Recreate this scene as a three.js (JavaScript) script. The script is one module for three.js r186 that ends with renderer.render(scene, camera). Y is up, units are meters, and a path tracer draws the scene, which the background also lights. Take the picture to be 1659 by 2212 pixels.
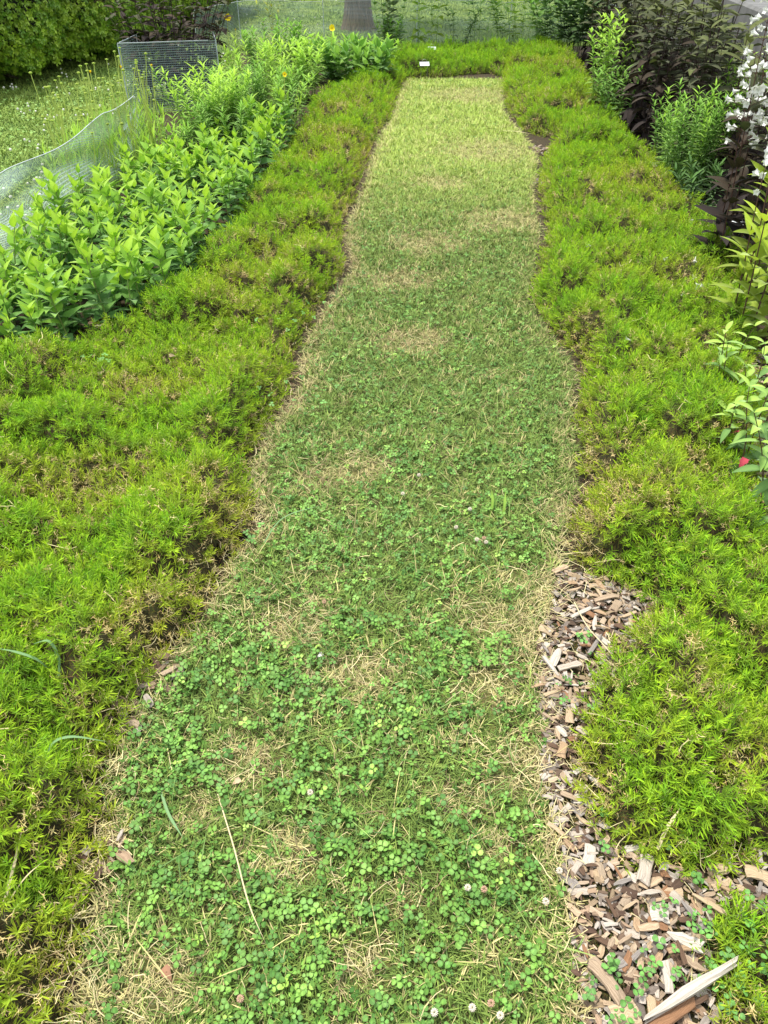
import * as THREE from 'three';
import { mergeGeometries } from 'three/addons/utils/BufferGeometryUtils.js';
import { createNoise2D, createNoise3D } from 'simplex-noise';

// ---------------------------------------------------------------- camera, sky, sun, exposure
const scene = new THREE.Scene();
const EYE = 1.6, PITCH = THREE.MathUtils.degToRad(38.7), FOV = 68;
const camera = new THREE.PerspectiveCamera(FOV, 0.75, 0.05, 200);
camera.position.set(0, EYE, 0);
camera.rotation.set(-PITCH, 0, 0);

const SUN = new THREE.Vector3(-0.55, 1.75, -0.3).normalize();
{ // bright hazy sky
  const W = 256, H = 128, d = new Float32Array(W * H * 4);
  for (let j = 0; j < H; j++) for (let i = 0; i < W; i++) {
    const el = ((j + 0.5) / H - 0.5) * Math.PI, az = ((i + 0.5) / W - 0.5) * 2 * Math.PI;
    const y = Math.sin(el), x = Math.cos(az) * Math.cos(el), z = Math.sin(az) * Math.cos(el), o = (j * W + i) * 4;
    const c = Math.max(0, x * SUN.x + y * SUN.y + z * SUN.z);
    let L = y > 0 ? 0.46 + 0.34 * y + 0.4 * Math.pow(c, 4) : 0.12;
    if (y > -0.05 && y <= 0) L = 0.12 + (0.46 - 0.12) * (y + 0.05) / 0.05;
    d[o] = L * 0.95; d[o + 1] = L * (y > 0 ? 1.0 : 1.05); d[o + 2] = L * (y > 0 ? 1.08 : 0.6); d[o + 3] = 1;
  }
  const t = new THREE.DataTexture(d, W, H, THREE.RGBAFormat, THREE.FloatType);
  t.mapping = THREE.EquirectangularReflectionMapping; t.magFilter = THREE.LinearFilter; t.needsUpdate = true;
  scene.background = t; scene.environment = t;
}
const sun = new THREE.DirectionalLight(new THREE.Color(1, 0.95, 0.86), 3.0);
sun.position.copy(SUN).multiplyScalar(40).add(new THREE.Vector3(0, 0, -7));
sun.target.position.set(0, 0, -7); scene.add(sun.target);
sun.castShadow = true; sun.shadow.radius = 14;
Object.assign(sun.shadow.camera, { left: -14, right: 14, top: 14, bottom: -14, near: 1, far: 80 });
sun.shadow.mapSize.set(4096, 4096);
scene.add(sun);
const EXPOSURE = 1.75;

// ---------------------------------------------------------------- helpers
let seed = 12345;
const rnd = () => { seed = (seed + 0x6d2b79f5) | 0; let t = Math.imul(seed ^ (seed >>> 15), 1 | seed); t = (t + Math.imul(t ^ (t >>> 7), 61 | t)) ^ t; return ((t ^ (t >>> 14)) >>> 0) / 4294967296; };
const R = (a, b) => a + (b - a) * rnd();
const pick = (a) => a[Math.floor(rnd() * a.length) % a.length];
const noise2 = createNoise2D(rnd), noise3 = createNoise3D(rnd);
const clamp = (x, a = 0, b = 1) => Math.min(b, Math.max(a, x));
const smooth = (a, b, x) => { const t = clamp((x - a) / (b - a)); return t * t * (3 - 2 * t); };
const fbm = (x, z, s) => noise2(x * s, z * s) * 0.6 + noise2(x * s * 2.1 + 7, z * s * 2.1) * 0.3 + noise2(x * s * 4.3, z * s * 4.3 + 3) * 0.15;
const V = (x, y, z) => new THREE.Vector3(x, y, z);
const UPV = V(0, 1, 0);
const F = 1106 / Math.tan(THREE.MathUtils.degToRad(FOV / 2)), SP = Math.sin(PITCH), CP = Math.cos(PITCH);
// where the sight line through a point of the photograph (1659 wide) meets the level y = h
function P(px, py, h = 0) {
  const a = (px - 829.5) / F, b = (1106 - py) / F, ry = -SP + b * CP, rz = -CP - b * SP, t = (h - EYE) / ry;
  return [a * t, rz * t];
}
function proj(x, y, z) {
  const dy = y - EYE, depth = -dy * SP - z * CP, up = dy * CP - z * SP;
  return [829.5 + (x / depth) * F, 1106 - (up / depth) * F, depth];
}
const inView = (x, y, z, m = 60) => { const [px, py, d] = proj(x, y, z); return d > 0.1 && px > -m && px < 1659 + m && py > -m && py < 2212 + m; };
const used = new Map();
function numbered(name) { const n = used.get(name) || 0; used.set(name, n + 1); return n ? `${name}_${String(n).padStart(3, '0')}` : name; }
function tag(o, label, category, group, kind) {
  o.userData.label = label; o.userData.category = category;
  if (group) o.userData.group = group;
  if (kind) o.userData.kind = kind;
  return o;
}
function thing(name, label, category, pos = [0, 0, 0], turn = 0, group, kind) {
  const o = new THREE.Group(); o.name = numbered(name); o.position.set(...pos); o.rotation.y = turn;
  scene.add(o); return tag(o, label, category, group, kind);
}
function part(name, geo, mat, parent, kind) {
  const m = new THREE.Mesh(geo, mat); m.name = parent === scene ? numbered(name) : name; m.castShadow = m.receiveShadow = true;
  if (kind) m.userData.kind = kind;
  parent.add(m); return m;
}
function copy(root, label, group) {
  const c = root.clone(); c.name = numbered(root.name.replace(/_\d+$/, '')); c.userData = { ...root.userData };
  if (label) c.userData.label = label;
  if (group) c.userData.group = group;
  scene.add(c); return c;
}
function inPoly(p, x, z) {
  let r = false;
  for (let i = 0, j = p.length - 1; i < p.length; j = i++) {
    const [xi, zi] = p[i], [xj, zj] = p[j];
    if ((zi > z) !== (zj > z) && x < ((xj - xi) * (z - zi)) / (zj - zi) + xi) r = !r;
  }
  return r;
}
function distLine(p, x, z, closed = true) {
  let m = 1e9;
  for (let i = closed ? 0 : 1, j = closed ? p.length - 1 : 0; i < p.length; j = i++) {
    const ax = p[j][0], az = p[j][1], bx = p[i][0] - ax, bz = p[i][1] - az;
    const t = clamp(((x - ax) * bx + (z - az) * bz) / (bx * bx + bz * bz + 1e-12));
    m = Math.min(m, (x - ax - bx * t) ** 2 + (z - az - bz * t) ** 2);
  }
  return Math.sqrt(m);
}
const bbox = (p) => { const b = [1e9, -1e9, 1e9, -1e9]; for (const [x, z] of p) { b[0] = Math.min(b[0], x); b[1] = Math.max(b[1], x); b[2] = Math.min(b[2], z); b[3] = Math.max(b[3], z); } return b; };
const M = new THREE.Matrix4(), Q = new THREE.Quaternion(), E = new THREE.Euler();
function basis(dir, up, pos, s, sy = s, sz = s) {
  const X = dir.clone().normalize(), Z = new THREE.Vector3().crossVectors(X, up).normalize(), Y = new THREE.Vector3().crossVectors(Z, X);
  return new THREE.Matrix4().makeBasis(X.multiplyScalar(s), Y.multiplyScalar(sy), Z.multiplyScalar(sz)).setPosition(pos);
}
function instanced(name, geo, mat, list, parent, kind = 'stuff') {
  const m = new THREE.InstancedMesh(geo, mat, list.length), c = new THREE.Color();
  list.forEach((e, i) => { m.setMatrixAt(i, e.m); if (e.c) m.setColorAt(i, c.setRGB(...e.c)); });
  m.name = parent === scene ? numbered(name) : name; m.castShadow = m.receiveShadow = true; m.userData.kind = kind; m.frustumCulled = false;
  parent.add(m); return m;
}
const mixc = (a, b, t) => [a[0] + (b[0] - a[0]) * t, a[1] + (b[1] - a[1]) * t, a[2] + (b[2] - a[2]) * t];
const mulc = (a, k) => [a[0] * k, a[1] * k, a[2] * k];
function geom(pos, idx, col, uv) {
  const g = new THREE.BufferGeometry();
  g.setAttribute('position', new THREE.Float32BufferAttribute(pos, 3));
  if (col) g.setAttribute('color', new THREE.Float32BufferAttribute(col, 3));
  if (uv) g.setAttribute('uv', new THREE.Float32BufferAttribute(uv, 2));
  g.setIndex(idx); g.computeVertexNormals(); return g;
}
function paint(g, c) { const n = g.attributes.position.count, a = new Float32Array(n * 3); for (let i = 0; i < n; i++) a.set(c, i * 3); g.setAttribute('color', new THREE.BufferAttribute(a, 3)); return g; }
// leaf along +X, face +Y
const PROFILE = {
  lance: (t) => Math.pow(Math.sin(Math.PI * Math.pow(t, 0.72)), 0.9),
  ovate: (t) => (t < 0.06 ? t / 0.06 * 0.16 : Math.pow(Math.sin(Math.PI * Math.pow(clamp((t - 0.03) / 0.97), 0.55)), 1.15)),
  linear: (t) => Math.min(1, t / 0.18, (1 - t) / 0.45) * 0.95 + 0.02,
  spoon: (t) => 0.12 + 0.9 * Math.pow(Math.sin(Math.PI * Math.pow(clamp(t), 1.9)), 1.1),
  round: (t) => Math.sqrt(Math.max(0, 1 - (2 * t - 1) ** 2)),
};
function leafGeo({ L = 1, W = 0.3, rows = 6, fold = 0.3, curl = 0.5, shape = 'lance', serr = 0, mid = [1.15, 1.15, 1.05], edge = [1, 1, 1], tip = [1, 1, 1], twist = 0 }) {
  const pos = [], col = [], idx = []; let x = 0, y = 0;
  for (let i = 0; i <= rows; i++) {
    const t = i / rows, a = -curl * t; if (i) { x += (L / rows) * Math.cos(a); y += (L / rows) * Math.sin(a); }
    const w = (W / 2) * PROFILE[shape](t) * (1 + serr * (i % 2 ? 1 : -1)) + 1e-4, tw = twist * t;
    pos.push(x, y + fold * w + w * tw, -w, x, y, 0, x, y + fold * w - w * tw, w);
    const e = mixc(edge, tip, t); col.push(...e, ...mixc(mid, tip, t * 0.6), ...mulc(e, 0.93));
    if (i) { const b = i * 3; idx.push(b - 3, b - 2, b, b - 2, b + 1, b, b - 2, b - 1, b + 1, b - 1, b + 2, b + 1); }
  }
  return geom(pos, idx, col);
}
function tubeGeo(pts, r0, r1, radial = 5, seg, color) {
  const curve = new THREE.CatmullRomCurve3(pts); seg = seg || Math.max(2, pts.length * 2);
  const fr = curve.computeFrenetFrames(seg, false), pos = [], idx = [], col = [], uv = [];
  for (let i = 0; i <= seg; i++) {
    const p = curve.getPointAt(i / seg), r = r0 + (r1 - r0) * (i / seg);
    for (let k = 0; k < radial; k++) {
      const a = (k / radial) * Math.PI * 2, n = fr.normals[i].clone().multiplyScalar(Math.cos(a) * r).addScaledVector(fr.binormals[i], Math.sin(a) * r);
      pos.push(p.x + n.x, p.y + n.y, p.z + n.z); uv.push(k / radial, i / seg); if (color) col.push(...color);
      if (i) { const b = i * radial, c = (i - 1) * radial, k2 = (k + 1) % radial; idx.push(c + k, c + k2, b + k, c + k2, b + k2, b + k); }
    }
  }
  return geom(pos, idx, color ? col : null, uv);
}
function leafMat(r, g, b, trans = 0.35, rough = 0.9) {
  const m = new THREE.MeshPhysicalMaterial({ roughness: rough, transmission: trans, thickness: 0, vertexColors: true, side: THREE.DoubleSide, specularIntensity: 0.6 });
  m.color.setRGB(r, g, b); return m;
}
function solid(r, g, b, rough = 0.85, extra = {}) { const m = new THREE.MeshStandardMaterial({ roughness: rough, ...extra }); m.color.setRGB(r, g, b); return m; }
function canvasTex(w, h, draw, srgb = true) {
  const c = document.createElement('canvas'); c.width = w; c.height = h; draw(c.getContext('2d'), w, h);
  const t = new THREE.CanvasTexture(c); t.wrapS = t.wrapT = THREE.RepeatWrapping; if (srgb) t.colorSpace = THREE.SRGBColorSpace; return t;
}

// ---------------------------------------------------------------- outlines of the garden (from points of the photograph)
const PX = (list, h = 0) => list.map(([a, b, hh]) => P(a, b, hh ?? h));
const edgeL = PX([[880, 176], [862, 215], [850, 262], [828, 292], [803, 360], [778, 440], [752, 500], [762, 590], [722, 650], [662, 745], [652, 850], [572, 950], [545, 1050], [575, 1140], [505, 1220], [440, 1350], [310, 1490], [262, 1590], [235, 1700], [240, 1830], [200, 1960], [185, 2080], [160, 2212], [140, 2330]]);
const edgeR = PX([[1090, 172], [1096, 235], [1130, 285], [1205, 305], [1172, 362], [1168, 425], [1187, 490], [1162, 590], [1150, 655], [1205, 735], [1262, 790], [1250, 900], [1262, 1000], [1262, 1080], [1226, 1190], [1285, 1262], [1395, 1300], [1390, 1355], [1330, 1400], [1292, 1470], [1252, 1580], [1232, 1650], [1262, 1760], [1312, 1845], [1420, 1885], [1510, 1905], [1600, 1858], [1720, 1850]]);
const pathR = PX([[1088, 176], [1085, 250], [1120, 290], [1160, 330], [1150, 420], [1165, 500], [1150, 600], [1142, 660], [1190, 740], [1240, 810], [1235, 900], [1240, 1080], [1210, 1190], [1205, 1290], [1160, 1420], [1185, 1560], [1185, 1700], [1215, 1850], [1235, 2000], [1250, 2110], [1265, 2212], [1280, 2330]]);
const pathPoly = [...edgeL, ...pathR.slice().reverse()];
const phloxL = [...edgeL.map(([x, z], i) => [x - (0.035 + 0.05 * Math.abs(noise2(i * 1.7, 3))) * smooth(-1.2, -3, z), z]), P(-250, 2330), P(-250, 900), P(-60, 850), P(60, 805), P(150, 775), P(250, 735), P(400, 650), P(445, 570), P(540, 450), P(600, 370), P(650, 300), P(680, 235), P(760, 200), P(830, 175)];
const phloxR = [...edgeR, P(1900, 1500), P(1640, 1150), P(1640, 920), P(1620, 750), P(1615, 640), P(1590, 560), P(1480, 465), P(1415, 380), P(1335, 295), P(1285, 220), P(1235, 140), P(1190, 122), P(1100, 124)];
const phloxFar = [P(880, 178), P(1000, 163), P(1060, 160), P(1092, 172), P(1102, 124), P(1000, 126), P(900, 128), P(838, 138), P(832, 174)];
const phloxCorner = PX([[1500, 2010], [1560, 1960], [1640, 1985], [1760, 1990], [1800, 2330], [1560, 2330], [1530, 2230], [1520, 2140]]);
const rowPoly = PX([[-80, 870], [60, 800], [130, 778], [215, 752], [330, 705], [415, 640], [455, 560], [530, 470], [590, 395], [640, 330], [560, 312], [470, 350], [380, 395], [310, 425], [240, 462], [160, 515], [105, 565], [40, 640], [-80, 700]]);
const netLine = PX([[-180, 800], [-60, 690], [10, 630], [95, 545], [180, 470], [262, 400], [300, 330], [315, 262]]);
const chipPoly = PX([[1205, 1240], [1300, 1255], [1410, 1300], [1410, 1350], [1360, 1400], [1330, 1450], [1300, 1520], [1262, 1590], [1250, 1650], [1275, 1750], [1320, 1835], [1420, 1875], [1510, 1893], [1600, 1845], [1760, 1830], [1780, 2000], [1640, 1995], [1560, 1975], [1510, 2015], [1535, 2140], [1545, 2230], [1560, 2330], [1265, 2330], [1250, 2200], [1235, 2080], [1225, 1950], [1205, 1820], [1170, 1680], [1170, 1560], [1150, 1440], [1195, 1300]]);

const hash = (i, j, k) => { const v = Math.sin(i * 127.1 + j * 311.7 + k * 74.7) * 43758.5453; return v - Math.floor(v); };
function billow(x, z, size) { // rounded cushions with hollows between them
  const u = x / size + 0.35 * noise2(x * 2, z * 2), v = z / size + 0.35 * noise2(x * 2 + 9, z * 2), iu = Math.floor(u), iv = Math.floor(v); let f1 = 9, f2 = 9;
  for (let i = -1; i <= 1; i++) for (let j = -1; j <= 1; j++) { const d = Math.hypot(iu + i + hash(iu + i, iv + j, 1) - u, iv + j + hash(iu + i, iv + j, 2) - v); if (d < f1) { f2 = f1; f1 = d; } else if (d < f2) f2 = d; }
  return smooth(0, 0.5, f2 - f1) * Math.sqrt(Math.max(0, 1 - f1 * f1 * 0.8));
}
function mound(poly, H) {
  return (x, z) => {
    if (!inPoly(poly, x, z)) return 0;
    const d = distLine(poly, x, z), k = smooth(-0.02, 0.13, d);
    return H * k * (0.48 + 0.68 * billow(x, z, 0.55) + 0.22 * fbm(x, z, 2.2) + 0.14 * noise2(x * 9, z * 9));
  };
}
const hL = mound(phloxL, 0.15), hR = mound(phloxR, 0.15), hFar = mound(phloxFar, 0.16), hC = mound(phloxCorner, 0.06);

// ---------------------------------------------------------------- ground, lawn, path, mulch
const thatchTex = canvasTex(1024, 1024, (g, w, h) => {
  g.fillStyle = '#4a3d2a'; g.fillRect(0, 0, w, h);
  for (let i = 0; i < 14000; i++) {
    const x = rnd() * w, y = rnd() * h, a = rnd() * 6.28, l = R(8, 42), c = rnd();
    g.strokeStyle = c < 0.45 ? `rgba(${R(120, 190) | 0},${R(105, 160) | 0},${R(60, 105) | 0},.8)` : c < 0.8 ? `rgba(${R(40, 75) | 0},${R(32, 60) | 0},${R(20, 38) | 0},.8)` : `rgba(${R(70, 110) | 0},${R(95, 130) | 0},${R(35, 60) | 0},.7)`;
    g.lineWidth = R(1, 3); g.beginPath(); g.moveTo(x, y); g.lineTo(x + Math.cos(a) * l, y + Math.sin(a) * l); g.stroke();
  }
});
const lawnTex = canvasTex(1024, 1024, (g, w, h) => {
  g.fillStyle = '#3d5a22'; g.fillRect(0, 0, w, h);
  for (let i = 0; i < 22000; i++) {
    const x = rnd() * w, y = rnd() * h, a = R(-2.4, -0.7), l = R(6, 26);
    g.strokeStyle = `rgba(${R(60, 120) | 0},${R(90, 150) | 0},${R(25, 60) | 0},.7)`;
    g.lineWidth = R(1, 3); g.beginPath(); g.moveTo(x, y); g.lineTo(x + Math.cos(a) * l, y + Math.sin(a) * l); g.stroke();
  }
});
function flat(poly, y, scale) {
  const s = new THREE.Shape(poly.map(([x, z]) => new THREE.Vector2(x, -z))), g = new THREE.ShapeGeometry(s);
  g.rotateX(-Math.PI / 2); g.translate(0, y, 0);
  const p = g.attributes.position, uv = new Float32Array(p.count * 2);
  for (let i = 0; i < p.count; i++) { uv[i * 2] = p.getX(i) * scale; uv[i * 2 + 1] = p.getZ(i) * scale; }
  g.setAttribute('uv', new THREE.BufferAttribute(uv, 2)); return g;
}
const groundMat = new THREE.MeshStandardMaterial({ map: lawnTex, roughness: 1, bumpMap: lawnTex, bumpScale: 0.01 });
tag(part('ground', flat([[-120, -150], [120, -150], [120, 60], [-120, 60]], 0, 1.1), groundMat, scene, 'structure'), 'green lawn ground spreading round and beyond the planted beds', 'ground');
const gardenPoly = [...netLine, P(330, 262), P(470, 215), P(500, 100), P(1300, 100), P(1900, 100, 0), [8, -6], [8, 3], [-4, 3]];
const pathTex = canvasTex(1024, 1024, (g, w, h) => {
  g.fillStyle = '#4c4c24'; g.fillRect(0, 0, w, h);
  for (let i = 0; i < 20000; i++) {
    const x = rnd() * w, y = rnd() * h, a = rnd() * 6.28, l = R(6, 30), c = rnd();
    g.strokeStyle = c < 0.4 ? `rgba(${R(120, 180) | 0},${R(110, 160) | 0},${R(62, 100) | 0},.7)` : c < 0.6 ? `rgba(${R(50, 85) | 0},${R(42, 66) | 0},${R(25, 40) | 0},.7)` : `rgba(${R(60, 110) | 0},${R(82, 130) | 0},${R(28, 50) | 0},.75)`;
    g.lineWidth = R(1, 2.5); g.beginPath(); g.moveTo(x, y); g.lineTo(x + Math.cos(a) * l, y + Math.sin(a) * l); g.stroke();
  }
});
const pathMat = new THREE.MeshStandardMaterial({ map: pathTex, roughness: 1, bumpMap: pathTex, bumpScale: 0.006 });
const thatchMat = new THREE.MeshStandardMaterial({ map: thatchTex, roughness: 1, bumpMap: thatchTex, bumpScale: 0.006 }); thatchMat.color.setRGB(0.42, 0.38, 0.36);
tag(part('planting_bed', flat([[-1.9, 2], ...netLine.slice(0, 1), ...netLine.slice(1), P(480, 190), P(520, 112), P(1300, 100), [4.6, -12], [3.2, -6], [2.6, -2], [2.6, 2]], 0.004, 1.6), thatchMat, scene, 'structure'), 'brown soil and mulch of the beds beside the grass path', 'ground');
tag(part('grass_path', flat(pathPoly, 0.008, 2.1), pathMat, scene, 'structure'), 'mown grass and clover path running between the two phlox beds', 'path');

// ---------------------------------------------------------------- scatter
function scatter(poly, dens, fn, maxD) {
  const [x0, x1, z0, z1] = bbox(poly), n = Math.round((x1 - x0) * (z1 - z0) * maxD);
  for (let i = 0; i < n; i++) {
    const x = R(x0, x1), z = R(z0, z1), k = rnd();
    if (!inView(x, 0.05, z, 300)) continue;
    if (k > dens(x, z) / maxD || !inPoly(poly, x, z)) continue;
    fn(x, z);
  }
}
function upright(x, y, z, s, lean = 0.4, sy = s, turn) {
  E.set(R(-lean, lean), turn ?? R(0, 6.283), R(-lean, lean), 'YXZ'); Q.setFromEuler(E);
  return new THREE.Matrix4().compose(V(x, y, z), Q.clone(), V(s, sy, s));
}

// ---------------------------------------------------------------- creeping phlox
function needle(pos, idx, col, base, dir, L, W, c0, c1) {
  const side = new THREE.Vector3().crossVectors(dir, UPV); if (side.lengthSq() < 1e-4) side.set(1, 0, 0); side.normalize().multiplyScalar(W / 2);
  const bend = V(0, R(-0.2, 0.12) * L, 0), m = base.clone().addScaledVector(dir, L * 0.5).addScaledVector(bend, 0.3), e = base.clone().addScaledVector(dir, L).add(bend), b = pos.length / 3;
  pos.push(base.x - side.x * 0.6, base.y - side.y * 0.6, base.z - side.z * 0.6, base.x + side.x * 0.6, base.y + side.y * 0.6, base.z + side.z * 0.6, m.x - side.x, m.y, m.z - side.z, m.x + side.x, m.y, m.z + side.z, e.x, e.y, e.z);
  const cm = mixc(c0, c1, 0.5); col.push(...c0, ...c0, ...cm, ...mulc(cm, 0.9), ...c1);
  idx.push(b, b + 1, b + 2, b + 1, b + 3, b + 2, b + 2, b + 3, b + 4);
}
function shootGeo(dry) {
  const pos = [], idx = [], col = [], H = R(0.034, 0.05), n = dry ? 5 : 6, lean = V(R(-0.4, 0.4), 1, R(-0.4, 0.4)).normalize();
  for (let k = 0; k < n; k++) {
    const t = k / (n - 1), y = t * H, a0 = k * 1.35 + R(-0.3, 0.3);
    for (let j = 0; j < (dry ? 2 : 3); j++) {
      const a = a0 + j * (dry ? 2.9 : 2.094) + R(-0.5, 0.5), el = dry ? R(-0.3, 1.0) : 0.3 + t * 0.75 + R(-0.2, 0.25), dir = V(Math.cos(a) * Math.cos(el), Math.sin(el), Math.sin(a) * Math.cos(el));
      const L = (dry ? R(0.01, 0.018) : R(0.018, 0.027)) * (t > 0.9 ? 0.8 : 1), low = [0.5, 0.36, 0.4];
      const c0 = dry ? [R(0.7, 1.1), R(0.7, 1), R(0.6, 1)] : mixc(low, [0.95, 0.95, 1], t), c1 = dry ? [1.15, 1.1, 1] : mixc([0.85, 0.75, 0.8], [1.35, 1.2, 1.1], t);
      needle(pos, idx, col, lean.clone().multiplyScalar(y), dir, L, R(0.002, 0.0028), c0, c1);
    }
  }
  needle(pos, idx, col, V(0, -0.02, 0), lean, H + 0.02, 0.0014, [0.8, 0.5, 0.4], [0.7, 0.8, 0.6]);
  return geom(pos, idx, col);
}
const shoots = Array.from({ length: 5 }, () => shootGeo(false)), dryShoots = Array.from({ length: 3 }, () => shootGeo(true));
const phloxMat = leafMat(1, 1, 1, 0.3, 1), phloxDryMat = solid(1, 1, 1, 0.95, { vertexColors: true, side: THREE.DoubleSide });
const matMat = new THREE.MeshStandardMaterial({ map: thatchTex, roughness: 1 }); matMat.color.setRGB(0.3, 0.36, 0.14);
const LIME = [0.36, 0.6, 0.012], GREEN = [0.2, 0.46, 0.012], OLIVE = [0.38, 0.43, 0.03], TAN = [0.55, 0.46, 0.17], STRAW = [0.66, 0.57, 0.28], BROWN = [0.26, 0.19, 0.1];
const drySpots = [[350, 800, 0.3], [220, 1030, 0.25], [480, 1080, 0.2], [420, 1250, 0.16], [60, 1040, 0.2], [720, 250, 0.4], [730, 310, 0.45], [690, 345, 0.3], [710, 440, 0.25], [560, 640, 0.3], [600, 560, 0.25], [300, 1330, 0.12], [60, 2080, 0.12], [1330, 380, 0.35], [1460, 430, 0.5], [1250, 225, 0.5], [1400, 600, 0.3], [1370, 1010, 0.25], [1330, 1090, 0.2], [1450, 780, 0.18], [1270, 1130, 0.14], [1600, 1640, 0.08], [1500, 1480, 0.07], [1200, 150, 0.5]].map(([a, b, r]) => [...P(a, b, 0.1), r]);
const dryness = (x, z) => { let q = 0; for (const [sx, sz, r] of drySpots) q = Math.max(q, 1 - smooth(0.3, 1.15, Math.hypot((x - sx) * 0.75, z - sz) / r + noise2(x * 7, z * 7) * 0.25)); return clamp(0.26 + 0.5 * fbm(x + 11, z * 1.25, 1.5) + 0.25 * noise2(x * 5.3, z * 5.3) + 0.5 * q); };
function phlox(name, label, poly, hf, far = false, greener = 0) {
  const root = thing(name, label, 'ground cover', [0, 0, 0], 0, null, 'stuff');
  const [x0, x1, z0, z1] = bbox(poly), st = 0.04, nx = Math.ceil((x1 - x0) / st), nz = Math.ceil((z1 - z0) / st), pos = [], idx = [], uv = [];
  const id = new Int32Array((nx + 1) * (nz + 1)).fill(-1);
  for (let j = 0; j <= nz; j++) for (let i = 0; i <= nx; i++) {
    const x = x0 + i * st, z = z0 + j * st; if (!inPoly(poly, x, z) || !inView(x, 0, z, 300)) continue;
    id[j * (nx + 1) + i] = pos.length / 3; pos.push(x, 0.012 + Math.max(0, hf(x, z) - 0.03), z); uv.push(x * 3, z * 3);
  }
  for (let j = 0; j < nz; j++) for (let i = 0; i < nx; i++) { const a = id[j * (nx + 1) + i], b = id[j * (nx + 1) + i + 1], c = id[(j + 1) * (nx + 1) + i], d = id[(j + 1) * (nx + 1) + i + 1]; if (a < 0 || b < 0 || c < 0 || d < 0) continue; idx.push(a, c, b, b, c, d); }
  part('root_mat', geom(pos, idx, null, uv), matMat, root, 'stuff');
  const g = shoots.map(() => []), dr = dryShoots.map(() => []);
  const dens = (x, z) => { const d = Math.hypot(x, z); return d < 2.2 ? 6000 : d < 4 ? 4800 : d < 7 ? 2900 : 1800; };
  scatter(poly, dens, (x, z) => {
    const d = Math.hypot(x, z), y = hf(x, z), dry = dryness(x, z) * (1 - greener), ed = distLine(poly, x, z), big = 1 + Math.max(0, d - 3) * 0.07, clump = noise2(x * 14, z * 14);
    const edgeDry = smooth(0.12, 0.0, ed), gx = (hf(x + 0.02, z) - y) / 0.02, gz = (hf(x, z + 0.02) - y) / 0.02, tilt = (m) => { const p = V(0, 0, 0).setFromMatrixPosition(m), n = V(-gx * 0.5, 1, -gz * 0.5).normalize(), q = new THREE.Matrix4().makeRotationFromQuaternion(Q.setFromUnitVectors(UPV, n)); m.setPosition(0, 0, 0).premultiply(q); return m.setPosition(p); };
    if (rnd() < dry * 0.68 + edgeDry * 0.3 - 0.05) {
      const c = mulc(mixc(mixc(TAN, STRAW, rnd()), BROWN, rnd() < 0.15 ? R(0.4, 0.8) : rnd() * 0.2), R(0.75, 1.1));
      pick(dr).push({ m: tilt(upright(x, y + R(-0.02, 0.01), z, R(0.5, 0.95) * big, 0.9)), c });
    } else {
      const c = mulc(mixc(mixc(GREEN, LIME, clamp(0.45 + 0.5 * clump + 0.5 * (dry - 0.3) + R(-0.25, 0.25))), OLIVE, clamp(dry * 0.75 - 0.2 + edgeDry * 0.4)), R(0.8, 1.15));
      pick(g).push({ m: tilt(upright(x, y + R(-0.028, 0.006) + clump * 0.016, z, R(0.65, 1.35) * big, 0.55)), c });
    }
  }, 6000);
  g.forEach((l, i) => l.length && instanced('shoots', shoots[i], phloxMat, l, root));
  dr.forEach((l, i) => l.length && instanced('dry_shoots', dryShoots[i], phloxDryMat, l, root));
}
phlox('creeping_phlox', 'lime green mossy phlox carpet with tan dry patches left of the path', phloxL, hL);
phlox('creeping_phlox', 'lime green mossy phlox carpet with dry patches right of the path', phloxR, hR);
phlox('creeping_phlox', 'dark green mossy phlox strip closing the far end of the path', phloxFar, hFar, true, 0.5);
phlox('creeping_phlox', 'small phlox mat in the corner beyond the wood chips, nearest the viewer', phloxCorner, hC);

// ---------------------------------------------------------------- path: grass, clover, dry thatch
function tuftGeo(n, L, W, spread, flop) {
  const pos = [], idx = [], col = [];
  for (let i = 0; i < n; i++) {
    const a = R(0, 6.283), el = R(1 - flop, 1.4), dir = V(Math.cos(a) * Math.cos(el), Math.sin(el), Math.sin(a) * Math.cos(el)), l = L * R(0.55, 1.2), b = pos.length / 3, w = W * R(0.7, 1.2);
    const sd = V(-Math.sin(a), 0, Math.cos(a)).multiplyScalar(w / 2), o = V(R(-spread, spread), 0, R(-spread, spread)), k = R(0.8, 1.15), bend = V(Math.cos(a), -0.9, Math.sin(a)).multiplyScalar(l * R(0, 0.45));
    for (let j = 0; j <= 3; j++) {
      const t = j / 3, p = o.clone().addScaledVector(dir, l * t).addScaledVector(bend, t * t); if (p.y < 0.001) p.y = 0.001 + j * 0.0005;
      const ww = j === 3 ? 0.25 : 1; pos.push(p.x - sd.x * ww, p.y, p.z - sd.z * ww, p.x + sd.x * ww, p.y, p.z + sd.z * ww);
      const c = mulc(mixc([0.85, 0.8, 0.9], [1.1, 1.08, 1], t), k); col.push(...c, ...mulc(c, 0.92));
      if (j) { const q = b + j * 2; idx.push(q - 2, q - 1, q, q - 1, q + 1, q); }
    }
  }
  return geom(pos, idx, col);
}
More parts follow.
